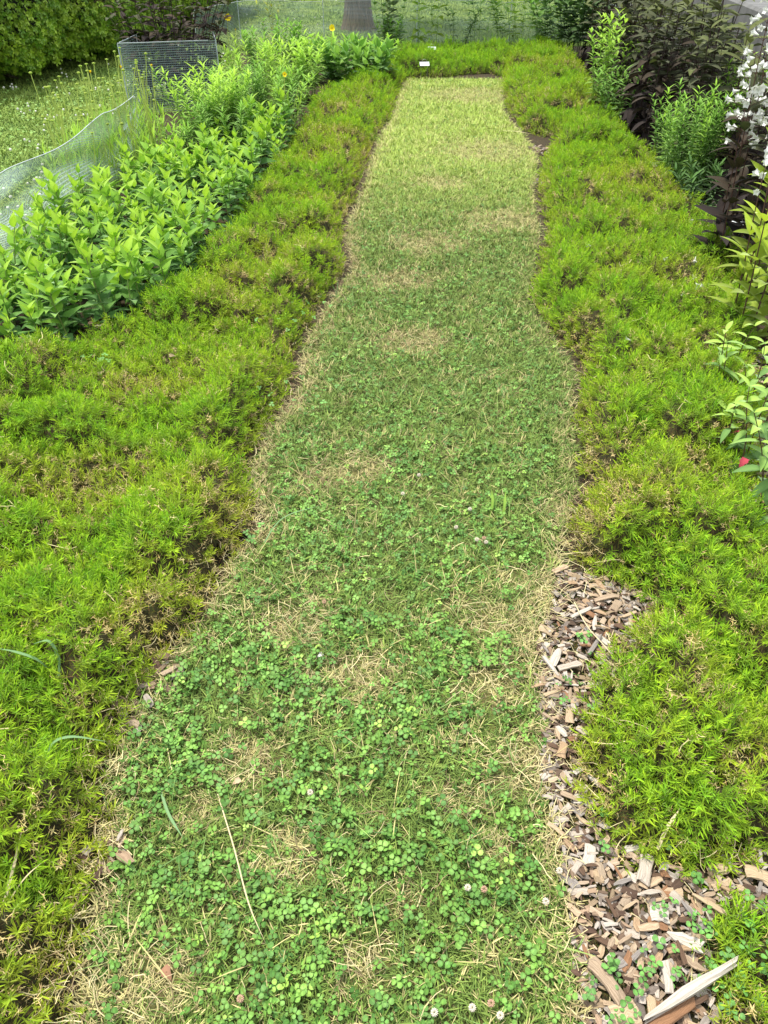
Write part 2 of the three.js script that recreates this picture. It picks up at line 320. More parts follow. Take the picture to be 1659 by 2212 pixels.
function cloverGeo(nLeaf = 3) {
  const pos = [], idx = [], col = [], H = R(0.012, 0.028), tilt = V(R(-0.35, 0.35), 1, R(-0.35, 0.35)).normalize();
  const top = V(R(-0.006, 0.006), H, R(-0.006, 0.006)), a0 = R(0, 6.28);
  for (let k = 0; k < nLeaf; k++) {
    const a = a0 + (k * 2 * Math.PI) / nLeaf + R(-0.12, 0.12), L = R(0.0105, 0.0135), W = L * R(0.9, 1.02), rise = R(-0.1, 0.45), fold = R(0.05, 0.5);
    const d = V(Math.cos(a), 0, Math.sin(a)), up = tilt.clone(), sdv = new THREE.Vector3().crossVectors(d, up).normalize(), fw = new THREE.Vector3().crossVectors(up, sdv).addScaledVector(up, rise).normalize(), nn = new THREE.Vector3().crossVectors(sdv, fw);
    const b = pos.length / 3, N = 5, shade = R(0.9, 1.1);
    for (let i = 0; i <= N; i++) {
      const t = i / N, w = (W / 2) * (i === 0 ? 0.05 : Math.pow(Math.sin(Math.PI * Math.pow(t, 1.15) * 0.93), 0.62)), x = 0.0012 + L * t * (i === N ? 0.96 : 1);
      for (const s of [-1, 0, 1]) {
        const p = top.clone().addScaledVector(fw, s === 0 && i === N ? x * 0.93 : x).addScaledVector(sdv, s * (i === N ? W * 0.2 : w)).addScaledVector(nn, Math.abs(s) * w * fold - 0.12 * L * t * t);
        pos.push(p.x, p.y, p.z);
        const mark = i === 2 && s === 0 ? 1.45 : i === 2 ? 1.1 : 1; col.push(...mulc([1, 1, 1], shade * mark * (s === 0 ? 1.06 : 0.97)));
      }
      if (i) { const q = b + i * 3; idx.push(q - 3, q - 2, q, q - 2, q + 1, q, q - 2, q - 1, q + 1, q - 1, q + 2, q + 1); }
    }
  }
  const b = pos.length / 3; pos.push(-0.0006, -0.01, 0, 0.0006, -0.01, 0, top.x, top.y, top.z); col.push(1, 1.1, 0.8, 1, 1.1, 0.8, 1, 1, 1); idx.push(b, b + 1, b + 2);
  return geom(pos, idx, col);
}
const tufts = Array.from({ length: 5 }, () => tuftGeo(8, 0.038, 0.0023, 0.014, 0.8)), clovers = Array.from({ length: 7 }, () => cloverGeo(3));
const grassMat = solid(1, 1, 1, 0.8, { vertexColors: true, side: THREE.DoubleSide }), cloverMat = solid(1, 1, 1, 0.65, { vertexColors: true, side: THREE.DoubleSide });
// bare or bleached spots seen on the path: photo point, radius in metres
const spots = [[890, 742, 0.2], [700, 1035, 0.13], [780, 1020, 0.12], [1080, 1345, 0.14], [1140, 1270, 0.1], [765, 1465, 0.11], [1060, 1490, 0.1], [1130, 1670, 0.12], [540, 1650, 0.1], [615, 1850, 0.085], [1000, 1740, 0.07], [640, 1350, 0.12], [860, 610, 0.2], [920, 530, 0.25], [1100, 480, 0.3], [1060, 330, 0.5], [1030, 210, 0.6], [960, 400, 0.2], [1080, 1830, 0.05], [870, 1950, 0.06], [430, 1750, 0.06], [780, 2090, 0.06], [330, 2150, 0.1], [1200, 1100, 0.08]].map(([x, y, r]) => [...P(x, y), r]);
const bleach = (x, z) => { let b = 0; for (const [sx, sz, r] of spots) b = Math.max(b, 1 - smooth(0.35, 1.1, Math.hypot((x - sx) * 0.8, z - sz) / r + noise2(x * 11, z * 11) * 0.22)); return b; };
{
  const root = thing('path_grass', 'short mown grass blades, green to straw, covering the garden path', 'grass', [0, 0, 0], 0, null, 'stuff');
  const lists = tufts.map(() => []), G1 = [0.115, 0.2, 0.03], G2 = [0.42, 0.56, 0.11], BL = [0.62, 0.56, 0.24], cl = clovers.map(() => []);
  const C1 = [0.065, 0.17, 0.024], C2 = [0.17, 0.33, 0.05];
  scatter(pathPoly, (x, z) => { const d = Math.hypot(x, z); return d < 2.2 ? 4400 : d < 4 ? 4200 : d < 7 ? 3600 : 3200; }, (x, z) => {
    const d = Math.hypot(x, z), b = bleach(x, z), far = smooth(4, 7.5, d), ed = distLine(edgeL, x, z, false), er = distLine(pathR, x, z, false), e = Math.max(smooth(0.1, 0, ed), smooth(0.09, 0, er) * (d < 2.1 ? 1 : 0.35)), n = 0.5 + 0.5 * fbm(x, z, 2.6);
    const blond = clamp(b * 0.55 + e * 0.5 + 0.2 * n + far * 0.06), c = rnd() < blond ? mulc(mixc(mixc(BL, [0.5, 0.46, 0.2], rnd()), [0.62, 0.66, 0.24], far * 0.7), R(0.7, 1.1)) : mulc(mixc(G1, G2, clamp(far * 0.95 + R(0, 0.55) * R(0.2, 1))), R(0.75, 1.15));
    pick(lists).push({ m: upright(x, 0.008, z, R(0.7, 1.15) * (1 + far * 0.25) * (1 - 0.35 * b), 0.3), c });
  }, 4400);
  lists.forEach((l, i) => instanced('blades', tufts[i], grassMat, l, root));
  const longs = Array.from({ length: 4 }, () => tuftGeo(3, 0.075, 0.002, 0.008, 0.95)), ll = longs.map(() => []);
  scatter(pathPoly, (x, z) => (Math.hypot(x, z) < 3.5 ? 260 : 90) * (0.4 + 0.9 * clamp(0.5 + fbm(x - 9, z, 3))), (x, z) => pick(ll).push({ m: upright(x, 0.012, z, R(0.6, 1.25), 0.45), c: rnd() < 0.3 ? mulc(BL, R(0.7, 1.05)) : mulc(mixc([0.1, 0.22, 0.06], [0.28, 0.42, 0.1], rnd()), R(0.85, 1.1)) }), 360);
  ll.forEach((l, i) => instanced('long_blades', longs[i], grassMat, l, root));
  const cr = thing('path_clover', 'low white clover leaves growing through the mown path', 'clover', [0, 0, 0], 0, null, 'stuff');
  const cover = (x, z) => { const d = Math.hypot(x, z); return clamp((0.62 + 0.85 * fbm(x + 4, z, 3.1)) * (1 - smooth(2.6, 6.0, d) * 0.8) * (1 - 0.9 * bleach(x, z)) * smooth(0, 0.12, Math.min(distLine(pathR, x, z, false) * 0.9, distLine(edgeL, x, z, false) * 1.4))); };
  scatter(pathPoly, (x, z) => 6200 * cover(x, z), (x, z) => {
    const d = Math.hypot(x, z), c = mulc(mixc(C1, C2, clamp(0.35 + 0.5 * noise2(x * 7, z * 7) + R(-0.3, 0.4))), R(0.85, 1.12));
    pick(cl).push({ m: upright(x, 0.008 + R(0, 0.012), z, R(0.4, 1.0) * (d < 1.5 ? 1.12 : d < 2.4 ? 0.92 : 0.74) * (1 + Math.max(0, d - 4) * 0.04), 0.7), c: rnd() < 0.03 ? [0.24, 0.4, 0.06] : c });
  }, 6200);
  cl.forEach((l, i) => instanced('leaves', clovers[i], cloverMat, l, cr));
  // clover that has crept onto the chips and the phlox edges
  const stray = clovers.map(() => []);
  for (const [px, py, n, r] of [[1330, 2150, 26, 0.05], [1420, 2090, 16, 0.035], [1450, 1960, 8, 0.03], [1560, 2060, 30, 0.07], [1620, 2150, 22, 0.06], [1230, 1500, 14, 0.06], [1270, 1400, 6, 0.05], [1640, 1990, 10, 0.05], [1300, 1800, 5, 0.05], [1390, 1760, 5, 0.05], [1480, 1890, 6, 0.05], [205, 800, 14, 0.06], [660, 830, 24, 0.12], [545, 1140, 6, 0.03], [600, 720, 10, 0.15], [690, 650, 14, 0.1], [540, 890, 6, 0.1]]) {
    const [cx, cz] = P(px, py, py < 1200 ? 0.08 : 0.02), lift = py < 1200 && px < 1000 ? hL(cx, cz) + 0.02 : 0.012;
    for (let i = 0; i < n * 0.7; i++) { const a = R(0, 6.28), q = Math.sqrt(rnd()) * r * 1.2; pick(stray).push({ m: upright(cx + Math.cos(a) * q, lift + R(0, 0.025), cz + Math.sin(a) * q, R(0.7, 1.15), 0.5), c: mulc([0.1, 0.24, 0.045], R(0.7, 1.3)) }); }
  }
  const sr = thing('stray_clover', 'clover leaves scattered over the wood chips and phlox edges', 'clover', [0, 0, 0], 0, null, 'stuff');
  stray.forEach((l, i) => l.length && instanced('leaves', clovers[i], cloverMat, l, sr));
}
function strandGeo() {
  const L = R(0.025, 0.065), a = R(-0.35, 0.35), pos = [], idx = [], col = [], k = R(0.85, 1.15);
  for (let j = 0; j <= 4; j++) { const t = j / 4, x = L * (t - 0.5), z = a * L * (t - 0.5) ** 2 * 2, y = 0.004 + R(0, 0.008); pos.push(x, y, z - 0.0007, x, y + 0.0004, z + 0.0007); col.push(k, k, k, k, k * 0.97, k * 0.9); if (j) { const q = j * 2; idx.push(q - 2, q - 1, q, q - 1, q + 1, q); } }
  return geom(pos, idx, col);
}
const strands = Array.from({ length: 6 }, strandGeo), strandMat = solid(1, 1, 1, 0.9, { vertexColors: true, side: THREE.DoubleSide });
{
  const root = thing('dry_thatch', 'straw coloured dead grass clippings along the path edges', 'dry grass', [0, 0, 0], 0, null, 'stuff'), lists = strands.map(() => []);
  const both = [...edgeL, ...edgeR.slice(0, 24).reverse()];
  const zone = [[-2, 1], [-2, -11], [3, -11], [3, 1]];
  scatter(zone, (x, z) => {
    const d = Math.hypot(x, z), a = distLine(edgeL, x, z, false), b = distLine(edgeR, x, z, false), c = distLine(pathR, x, z, false), near = Math.max(smooth(0.09, 0.0, a), smooth(0.06, 0, b) * 0.6, smooth(0.07, 0, c) * (d < 2.1 ? 1 : 0.25), inPoly(chipPoly, x, z) ? 0.12 : 0);
    return (d < 3 ? 3000 : 1800) * near + (inPoly(pathPoly, x, z) ? (200 + 1200 * bleach(x, z)) * (1 - 0.75 * smooth(3, 5.5, d)) : 0);
  }, (x, z) => {
    const y = Math.max(hL(x, z), hR(x, z)), dark = rnd() < (z < -2 ? 0.65 : 0.3);
    pick(lists).push({ m: upright(x, 0.01 + y * 0.8 + R(0, 0.014), z, R(0.7, 1.3), 0.35), c: dark ? mulc([0.3, 0.22, 0.12], R(0.5, 1)) : mulc([0.56, 0.49, 0.27], R(0.65, 1.1)) });
  }, 6200);
  lists.forEach((l, i) => instanced('strands', strands[i], strandMat, l, root));
  // loose straws lying on the phlox
  const loose = strands.map(() => []), lr = thing('loose_straw', 'thin dry straws strewn over the phlox carpets', 'dry grass', [0, 0, 0], 0, null, 'stuff');
  for (const [poly, hf] of [[phloxL, hL], [phloxR, hR]]) scatter(poly, () => 26, (x, z) => pick(loose).push({ m: upright(x, hf(x, z) + 0.022, z, R(0.8, 1.7), 0.3), c: mulc([0.56, 0.5, 0.26], R(0.7, 1.1)) }), 26);
  loose.forEach((l, i) => l.length && instanced('strands', strands[i], strandMat, l, lr));
}

// ---------------------------------------------------------------- wood chips
const grainTex = canvasTex(256, 256, (g, w, h) => {
  g.fillStyle = '#e8e4de'; g.fillRect(0, 0, w, h);
  for (let i = 0; i < 420; i++) { const y = rnd() * h, c = R(130, 255) | 0; g.strokeStyle = `rgba(${c},${c - 8},${c - 18},${R(0.15, 0.45)})`; g.lineWidth = R(0.5, 3); g.beginPath(); g.moveTo(0, y); g.lineTo(w / 2, y + R(-3, 3)); g.lineTo(w, y + R(-3, 3)); g.stroke(); } for (let i = 0; i < 500; i++) { const c = R(60, 160) | 0; g.fillStyle = `rgba(${c},${c - 10},${c - 20},.25)`; g.fillRect(rnd() * w, rnd() * h, R(3, 22), R(0.6, 1.6)); }
});
function chipMat(r, g, b) { const m = new THREE.MeshStandardMaterial({ map: grainTex, roughness: 0.95, bumpMap: grainTex, bumpScale: 0.0005 }); m.color.setRGB(r, g, b); return m; }
const chipMats = [chipMat(0.66, 0.63, 0.58), chipMat(0.58, 0.53, 0.47), chipMat(0.6, 0.47, 0.33), chipMat(0.5, 0.36, 0.23), chipMat(0.48, 0.38, 0.28), chipMat(0.16, 0.1, 0.065), chipMat(0.34, 0.32, 0.31), chipMat(0.36, 0.2, 0.11), chipMat(0.62, 0.5, 0.34)];
function chipGeo() { // a split flake: ragged outline, uneven thickness, bowed
  const n = 5, pos = [], idx = [], uv = [], W = R(0.2, 0.62), T = R(0.05, 0.1), bow = R(-0.1, 0.1), twist = R(-0.25, 0.25), p0 = R(0.4, 1.25), p1 = R(0.3, 1.2), drift = R(-0.2, 0.2);
  for (let i = 0; i <= n; i++) {
    const t = i / n, x = t - 0.5, w = (W / 2) * (p0 + (1 - p0) * Math.min(1, t * 2.6)) * (p1 + (1 - p1) * Math.min(1, (1 - t) * 2.6)), o = drift * W * (t - 0.5) + R(-0.05, 0.05) * W, y = bow * (1 - (2 * t - 1) ** 2), h = (T / 2) * R(0.55, 1.25), e = i === 0 || i === n ? 0.16 : 0.03, q = twist * (t - 0.5);
    [[-w, -h], [w, -h * 0.9], [w * R(0.8, 1), h * R(0.4, 1)], [w * R(-0.4, 0.4), h * R(0.9, 1.5)], [-w * R(0.8, 1), h * R(0.4, 1)]].forEach(([z, v], k) => { pos.push(x + R(-e, e) * W * (i === 0 || i === n ? 1 : 0.4), y + v + q * z, o + z); uv.push(t * 0.8, k * 0.1 + p0 * 0.5); });
    if (i) for (let k = 0; k < 5; k++) { const a = (i - 1) * 5 + k, b = (i - 1) * 5 + ((k + 1) % 5), c = i * 5 + k, d = i * 5 + ((k + 1) % 5); idx.push(a, c, b, b, c, d); }
  }
  for (const [o, f] of [[0, 1], [n * 5, -1]]) for (let k = 1; k < 4; k++) f > 0 ? idx.push(o, o + k, o + k + 1) : idx.push(o, o + k + 1, o + k);
  const g = geom(pos, idx, null, uv).toNonIndexed(); g.computeVertexNormals(); return g;
}
const chips = Array.from({ length: 16 }, chipGeo);
{
  const root = new THREE.Group(); root.name = 'mulch'; root.userData.kind = 'structure'; scene.add(tag(root, 'weathered wood chip mulch in the gap right of the path', 'mulch'));
  part('mulch_base', flat(chipPoly, 0.012, 2), matMat, root, 'structure');
  const small = chips.map(() => []);
  const CC = [[0.68, 0.63, 0.57], [0.6, 0.49, 0.37], [0.46, 0.34, 0.24], [0.16, 0.1, 0.07], [0.3, 0.26, 0.23], [0.55, 0.43, 0.29], [0.58, 0.54, 0.5], [0.2, 0.14, 0.1]];
  scatter(chipPoly, () => 9000, (x, z) => {
    const L = R(0.008, 0.03); pick(small).push({ m: upright(x, 0.013 + R(0, 0.012), z, L, 0.35), c: mulc(pick(CC), R(0.6, 1.1)) });
  }, 9000);
  // chips showing through at the left path edge and under the plants
  for (const [px, py, r, n] of [[330, 1480, 0.08, 40], [270, 1560, 0.06, 20], [230, 1860, 0.05, 16], [1600, 1010, 0.2, 200], [1640, 800, 0.25, 220], [1560, 560, 0.2, 120], [140, 760, 0.25, 220], [1180, 400, 0.1, 40], [1175, 330, 0.14, 70], [1640, 1130, 0.1, 70], [1330, 280, 0.25, 120], [1480, 440, 0.3, 160], [60, 800, 0.2, 150]]) {
    const [cx, cz] = P(px, py);
    for (let i = 0; i < n; i++) { const a = R(0, 6.28), q = Math.sqrt(rnd()) * r; pick(small).push({ m: upright(cx + Math.cos(a) * q, 0.014 + R(0, 0.02), cz + Math.sin(a) * q, R(0.015, 0.05), 0.35), c: mulc(pick(CC), R(0.6, 1.15)) }); }
  }
  const smallMat = new THREE.MeshStandardMaterial({ map: grainTex, roughness: 0.95 });
  small.forEach((l, i) => instanced('small_wood_chips', chips[i], smallMat, l, root));
  let n = 0;
  const addChip = (x, z, L, turn, mat, y = R(0.02, 0.034), w = 1, lean = 0.2) => {
    const m = part('wood_chip', pick(chips), mat, root); m.position.set(x, y, z); m.rotation.set(R(-lean, lean), turn, R(-lean, lean)); m.scale.set(L, L * R(0.75, 1), L * w); n++;
  };
  // the chips one can pick out: photo point, length, turn (0 = across the picture), tone
  for (const [px, py, L, a, k, w] of [[1255, 1325, 0.1, 0.6, 0, 0.5], [1285, 1345, 0.07, 1.3, 0, 0.8], [1310, 1292, 0.09, 0.2, 4, 0.5], [1190, 1440, 0.085, 2.0, 0, 0.8], [1200, 1420, 0.08, 1.0, 0, 0.9], [1285, 1395, 0.09, 0.9, 6, 0.4], [1260, 1370, 0.06, 0.1, 8, 0.6], [1300, 1380, 0.06, 2.2, 0, 0.6], [1230, 1440, 0.07, 0.3, 1, 0.7], [1215, 1465, 0.06, 2.5, 4, 0.6], [1265, 1500, 0.07, 0.1, 5, 0.6], [1240, 1275, 0.06, 0.4, 2, 0.6], [1200, 1790, 0.05, 2.4, 8, 0.6],
    [1280, 1740, 0.03, 0.1, 2, 1.2], [1290, 1690, 0.06, 2.2, 0, 0.6], [1345, 1790, 0.05, 1.2, 7, 1.0], [1480, 1800, 0.045, 0.2, 6, 1.0], [1370, 1830, 0.045, 0.3, 0, 1], [1392, 1880, 0.075, 1.1, 1, 0.7], [1345, 1905, 0.05, 0.3, 6, 0.9], [1405, 1930, 0.05, 0.1, 1, 0.9], [1425, 1975, 0.045, 2.9, 0, 1.3], [1400, 2005, 0.05, 0.1, 2, 1.1], [1375, 2000, 0.03, 1.4, 3, 1.4], [1480, 2030, 0.08, 2.7, 0, 0.7], [1520, 2000, 0.06, 0.2, 6, 1.1], [1560, 1910, 0.055, 0.3, 2, 1], [1590, 1930, 0.09, 2.6, 3, 0.5], [1530, 1955, 0.08, 2.5, 8, 0.4], [1640, 1890, 0.07, 2.8, 8, 0.7], [1570, 1880, 0.04, 0.4, 4, 1.1], [1600, 1975, 0.04, 0.8, 1, 1], [1650, 2040, 0.09, 0.1, 8, 0.6],
    [1490, 2145, 0.2, 0.42, 0, 0.17], [1440, 2110, 0.07, 1.5, 0, 0.7], [1480, 2175, 0.11, 0.3, 5, 0.4], [1450, 2195, 0.12, 0.5, 7, 0.4], [1350, 2195, 0.06, 0.1, 8, 1.3], [1310, 2120, 0.1, 2.1, 4, 0.5], [1420, 2075, 0.05, 0.9, 3, 1], [1500, 2080, 0.05, 2.5, 4, 1], [1380, 2060, 0.05, 0.6, 6, 0.8], [1470, 2060, 0.05, 1.6, 5, 0.6], [1320, 1960, 0.05, 1.8, 5, 0.7], [1350, 2030, 0.04, 0.5, 4, 0.8], [1300, 1700, 0.05, 2.0, 3, 0.7], [1230, 1720, 0.05, 2.6, 4, 0.7], [1215, 1620, 0.05, 1.2, 3, 0.8], [1230, 1545, 0.05, 1.4, 2, 0.8]]) {
    const [x, z] = P(px, py, 0.03); addChip(x, z, L > 0.12 ? L : L * 0.82, a, chipMats[k], L > 0.12 ? 0.045 : R(0.028, 0.038), w, 0.12);
  }
  for (let t = 0; n < 290 && t < 9000; t++) {
    const [x0, x1, z0, z1] = bbox(chipPoly), x = R(x0, x1), z = R(z0, z1);
    if (!inPoly(chipPoly, x, z) || !inView(x, 0, z, 0)) continue;
    addChip(x, z, R(0.02, 0.046), R(0, 3.14), pick(chipMats), R(0.018, 0.03), R(0.5, 1.1), 0.3);
  }
}

// ---------------------------------------------------------------- lawn beyond the nets
{
  const root = thing('lawn_grass', 'unmown lawn grass behind the nets and beside the hedge', 'grass', [0, 0, 0], 0, null, 'stuff');
  const lt = Array.from({ length: 4 }, () => tuftGeo(9, 0.055, 0.0045, 0.04, 0.75)), lists = lt.map(() => []), cl = clovers.map(() => []), heads = [];
  const inside = [...netLine, P(490, 200), P(520, 112), P(1320, 100), [9, -12], [9, 2], [-2, 2]];
  scatter([[-14, -2], [-14, -24], [14, -24], [14, -2]], (x, z) => { const d = Math.hypot(x, z); return d < 6 ? 900 : d < 10 ? 600 : d < 15 ? 360 : 200; }, (x, z) => {
    if (inPoly(inside, x, z)) return; const d = Math.hypot(x, z), n = clamp(0.5 + 0.6 * fbm(x, z, 0.6));
    const c = mulc(mixc([0.2, 0.34, 0.05], [0.34, 0.46, 0.08], n), R(0.8, 1.15)); pick(lists).push({ m: upright(x, 0.002, z, R(0.7, 1.2) * (1 + Math.max(0, d - 8) * 0.05), 0.3), c });
    if (rnd() < 0.3 && d < 11) pick(cl).push({ m: upright(x, 0.035, z, R(0.8, 1.3), 0.4), c: mulc([0.2, 0.36, 0.07], R(0.8, 1.1)) });
    const patch = smooth(-0.1, 0.5, fbm(x + 20, z, 0.9)); if (x < -0.8 && rnd() < 0.07 * patch * (d < 12 ? 1 : 0.5)) heads.push({ m: upright(x, R(0.06, 0.1), z, R(0.75, 1.15), 0.3), c: mulc([0.8, 0.78, 0.7], R(0.8, 1)) });
  }, 900);
  lists.forEach((l, i) => instanced('blades', lt[i], grassMat, l, root));
  const cr = thing('lawn_clover', 'clover leaves and many white clover heads in the lawn at left', 'clover', [0, 0, 0], 0, null, 'stuff');
  cl.forEach((l, i) => l.length && instanced('leaves', clovers[i], cloverMat, l, cr));
  const hg = new THREE.IcosahedronGeometry(0.011, 1), hp = hg.attributes.position; for (let i = 0; i < hp.count; i++) { const k = 0.8 + 0.35 * Math.abs(noise3(hp.getX(i) * 300, hp.getY(i) * 300, hp.getZ(i) * 300)); hp.setXYZ(i, hp.getX(i) * k, hp.getY(i) * k, hp.getZ(i) * k); } hg.computeVertexNormals();
  instanced('flower_heads', hg, solid(1, 1, 1, 0.9), heads, cr);
}

// ---------------------------------------------------------------- plants: one builder
function stemCurve(H, lean, az, wob = 0.04, bx = 0, bz = 0) {
  const pts = []; for (let i = 0; i <= 4; i++) { const t = i / 4, s = lean * H * (0.4 * t + 0.6 * t * t); pts.push(V(bx + Math.cos(az) * s + R(-wob, wob) * H * t * 0.5, H * t * (1 - 0.12 * lean * t), bz + Math.sin(az) * s + R(-wob, wob) * H * t * 0.5)); }
  return new THREE.CatmullRomCurve3(pts);
}
// o: stems [{H, lean, az, bx, bz}], leaf(s): geos, mats, len(t), elev(t), gap, t0, whorl (leaves a node), spiral, merge
function growStem(root, st, o) {
  const curve = stemCurve(st.H, st.lean, st.az, o.wob ?? 0.04, st.bx || 0, st.bz || 0);
  const stemG = tubeGeo(curve.getPoints(5), o.r0 ?? 0.003, o.r1 ?? 0.0012, 5, 6), stemM = pick([].concat(o.stemMat)), merged = [];
  const n = Math.max(2, Math.round((st.H * (1 - o.t0)) / o.gap)); let az = R(0, 6.28); const stem = o.merge ? null : part('stem', stemG, stemM, root);
  for (let i = 0; i <= n; i++) {
    const u = i / n, t = o.t0 + (1 - o.t0) * u, p = curve.getPoint(Math.min(1, t)), w = o.whorl ?? 2; az += o.turn ?? Math.PI / 2;
    for (let k = 0; k < w; k++) {
      const a = az + (k * 2 * Math.PI) / w + R(-0.35, 0.35), el = o.elev(u) + R(-0.2, 0.2), L = o.len(u) * R(0.8, 1.18); if (L < 0.004) continue;
      const dir = V(Math.cos(a) * Math.cos(el), Math.sin(el), Math.sin(a) * Math.cos(el)), up = V(-Math.cos(a) * Math.sin(el), Math.cos(el), -Math.sin(a) * Math.sin(el)).add(V(R(-0.3, 0.3), 0, R(-0.3, 0.3)));
      const m = basis(dir, up, p, L), g = pick(o.geos);
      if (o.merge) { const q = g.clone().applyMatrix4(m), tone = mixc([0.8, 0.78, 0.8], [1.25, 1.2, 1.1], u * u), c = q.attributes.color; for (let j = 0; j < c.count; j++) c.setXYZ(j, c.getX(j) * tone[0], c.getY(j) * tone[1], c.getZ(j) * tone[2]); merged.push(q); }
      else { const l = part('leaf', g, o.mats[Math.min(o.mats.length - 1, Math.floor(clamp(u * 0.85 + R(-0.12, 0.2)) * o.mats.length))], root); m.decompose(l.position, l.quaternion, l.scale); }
    }
  }
  if (o.merge) { const s = paint(stemG, o.stemTone || [0.8, 0.9, 0.6]); s.deleteAttribute('uv'); part('leafy_stem', mergeGeometries([s, ...merged]), pick(o.mats), root); }
  return curve;
}
const stemGreen = solid(0.16, 0.22, 0.05), stemPale = solid(0.26, 0.34, 0.1), stemDark = solid(0.055, 0.03, 0.028), stemRed = solid(0.09, 0.04, 0.03);

// broad-leaved plants in the left row
const broadGeos = [0, 1, 2, 3].map((i) => leafGeo({ W: R(0.4, 0.5), rows: 9, fold: R(0.25, 0.55), curl: R(0.2, 0.85), shape: 'ovate', serr: 0.05, mid: [1.25, 1.2, 1.1], tip: [1.12, 1.08, 1], twist: R(-0.3, 0.3) }));
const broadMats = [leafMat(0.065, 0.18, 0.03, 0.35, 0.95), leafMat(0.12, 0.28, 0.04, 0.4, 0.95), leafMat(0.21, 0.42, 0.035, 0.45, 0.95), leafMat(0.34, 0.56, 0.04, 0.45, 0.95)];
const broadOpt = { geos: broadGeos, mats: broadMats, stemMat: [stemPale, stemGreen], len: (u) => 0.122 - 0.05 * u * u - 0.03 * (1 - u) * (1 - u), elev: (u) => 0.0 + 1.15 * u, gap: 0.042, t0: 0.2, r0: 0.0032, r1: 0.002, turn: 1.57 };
const broadProtos = [];
function broadProto(H, stems) {
  const g = new THREE.Group(); g.name = 'broad_leaved_plant';
  for (let i = 0; i < stems; i++) growStem(g, { H: H * R(0.85, 1.1), lean: R(0, 0.4), az: R(0, 6.28), bx: stems > 1 ? R(-0.03, 0.03) : 0, bz: stems > 1 ? R(-0.03, 0.03) : 0 }, broadOpt);
  return g;
}
for (let i = 0; i < 8; i++) broadProtos.push(broadProto(R(0.24, 0.32), i % 3 === 0 ? 1 : 2));
function place(proto, x, z, turn, s, label, category, group, y = 0) {
  const c = proto.clone(); c.name = numbered(proto.name); c.position.set(x, y, z); c.rotation.y = turn; c.scale.setScalar(s); scene.add(c); return tag(c, label, category, group);
}
{
  const done = [], [x0, x1, z0, z1] = bbox(rowPoly), front = rowPoly.slice(0, 10), back = rowPoly.slice(10);
  const rowLabel = (x, z) => {
    const a = distLine(front, x, z, false), b = distLine(back, x, z, false), d = Math.hypot(x, z), side = a < 0.13 ? 'against the phlox' : b < 0.13 ? 'against the net' : 'inside', end = d < 3.3 ? 'nearest end' : d < 4.2 ? 'near half' : d < 5.2 ? 'far half' : 'farthest end';
    return [`light green broad-leaved plant ${side}, ${end} of the left row`, 'plant', `broad leaved plants ${side}, ${end} of the left row`];
  };
  for (let t = 0; t < 6000 && done.length < 200; t++) {
    const x = R(x0, x1), z = R(z0, z1); if (!inPoly(rowPoly, x, z) || !inView(x, 0.2, z, 80)) continue;
    if (done.some(([a, b]) => Math.hypot(a - x, b - z) < 0.1)) continue; done.push([x, z]);
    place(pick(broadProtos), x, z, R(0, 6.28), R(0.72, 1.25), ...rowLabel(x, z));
  }
  const lone = (px, py, s, label) => { const [x, z] = P(px, py); place(broadProtos[0], x, z, R(0, 6), s, label, 'plant'); };
  lone(135, 600, 0.95, 'lone slim seedling standing against the net left of the leafy row');
  lone(330, 690, 0.5, 'small two-leaved seedling at the front edge of the leafy row');
  lone(45, 845, 0.75, 'low bright seedling at the lower left corner of the leafy row');
}

// narrow-leaved clumps
const narrowGeos = [0, 1, 2].map(() => leafGeo({ W: R(0.17, 0.21), rows: 4, fold: 0.3, curl: R(0.1, 0.7), shape: 'lance' }));
const willowGeos = [0, 1, 2].map(() => leafGeo({ W: R(0.24, 0.3), rows: 5, fold: 0.35, curl: R(0.2, 0.8), shape: 'lance' }));
const limeMats = [leafMat(0.36, 0.58, 0.07, 0.42, 1), leafMat(0.28, 0.5, 0.06, 0.4, 1)], midMats = [leafMat(0.15, 0.33, 0.05, 0.38, 1), leafMat(0.19, 0.38, 0.06, 0.38, 1)], deepMats = [leafMat(0.08, 0.18, 0.04, 0.3), leafMat(0.055, 0.13, 0.03, 0.3)], goldMats = [leafMat(0.3, 0.36, 0.05, 0.4)];
function clump(px, py, o, label, category = 'plant', group) {
  const [x, z] = P(px, py), root = thing(o.name || 'narrow_leaved_plant', label, category, [x, 0, z], 0, group);
  for (let i = 0; i < Math.round(o.n * 1.6); i++) {
    const a = R(0, 6.28), q = Math.sqrt(rnd()) * o.rad; growStem(root, { H: o.H * R(0.78, 1.08), lean: (o.lean ?? 0.25) * (0.3 + q / (o.rad + 1e-6)) * R(0.6, 1.2), az: a, bx: Math.cos(a) * q * 0.7, bz: Math.sin(a) * q * 0.7 },
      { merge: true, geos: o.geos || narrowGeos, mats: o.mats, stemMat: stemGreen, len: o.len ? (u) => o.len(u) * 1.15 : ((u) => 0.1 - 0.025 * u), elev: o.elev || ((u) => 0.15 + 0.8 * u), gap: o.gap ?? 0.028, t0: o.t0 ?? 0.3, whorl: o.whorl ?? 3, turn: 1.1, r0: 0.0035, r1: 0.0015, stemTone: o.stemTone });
  }
  return root;
}
clump(395, 352, { n: 10, rad: 0.22, H: 0.3, mats: [limeMats[1], midMats[1]], gap: 0.03 }, 'low lime narrow-leaved plant between the coreopsis and the lime bushy plant');
clump(500, 345, { n: 12, rad: 0.25, H: 0.45, mats: [midMats[1]], gap: 0.03 }, 'low green narrow-leaved plant at the front foot of the lime bushy plant');
clump(455, 330, { n: 26, rad: 0.3, H: 0.56, mats: limeMats, gap: 0.03 }, 'bright lime bushy plant with narrow leaves in front of the net cage');
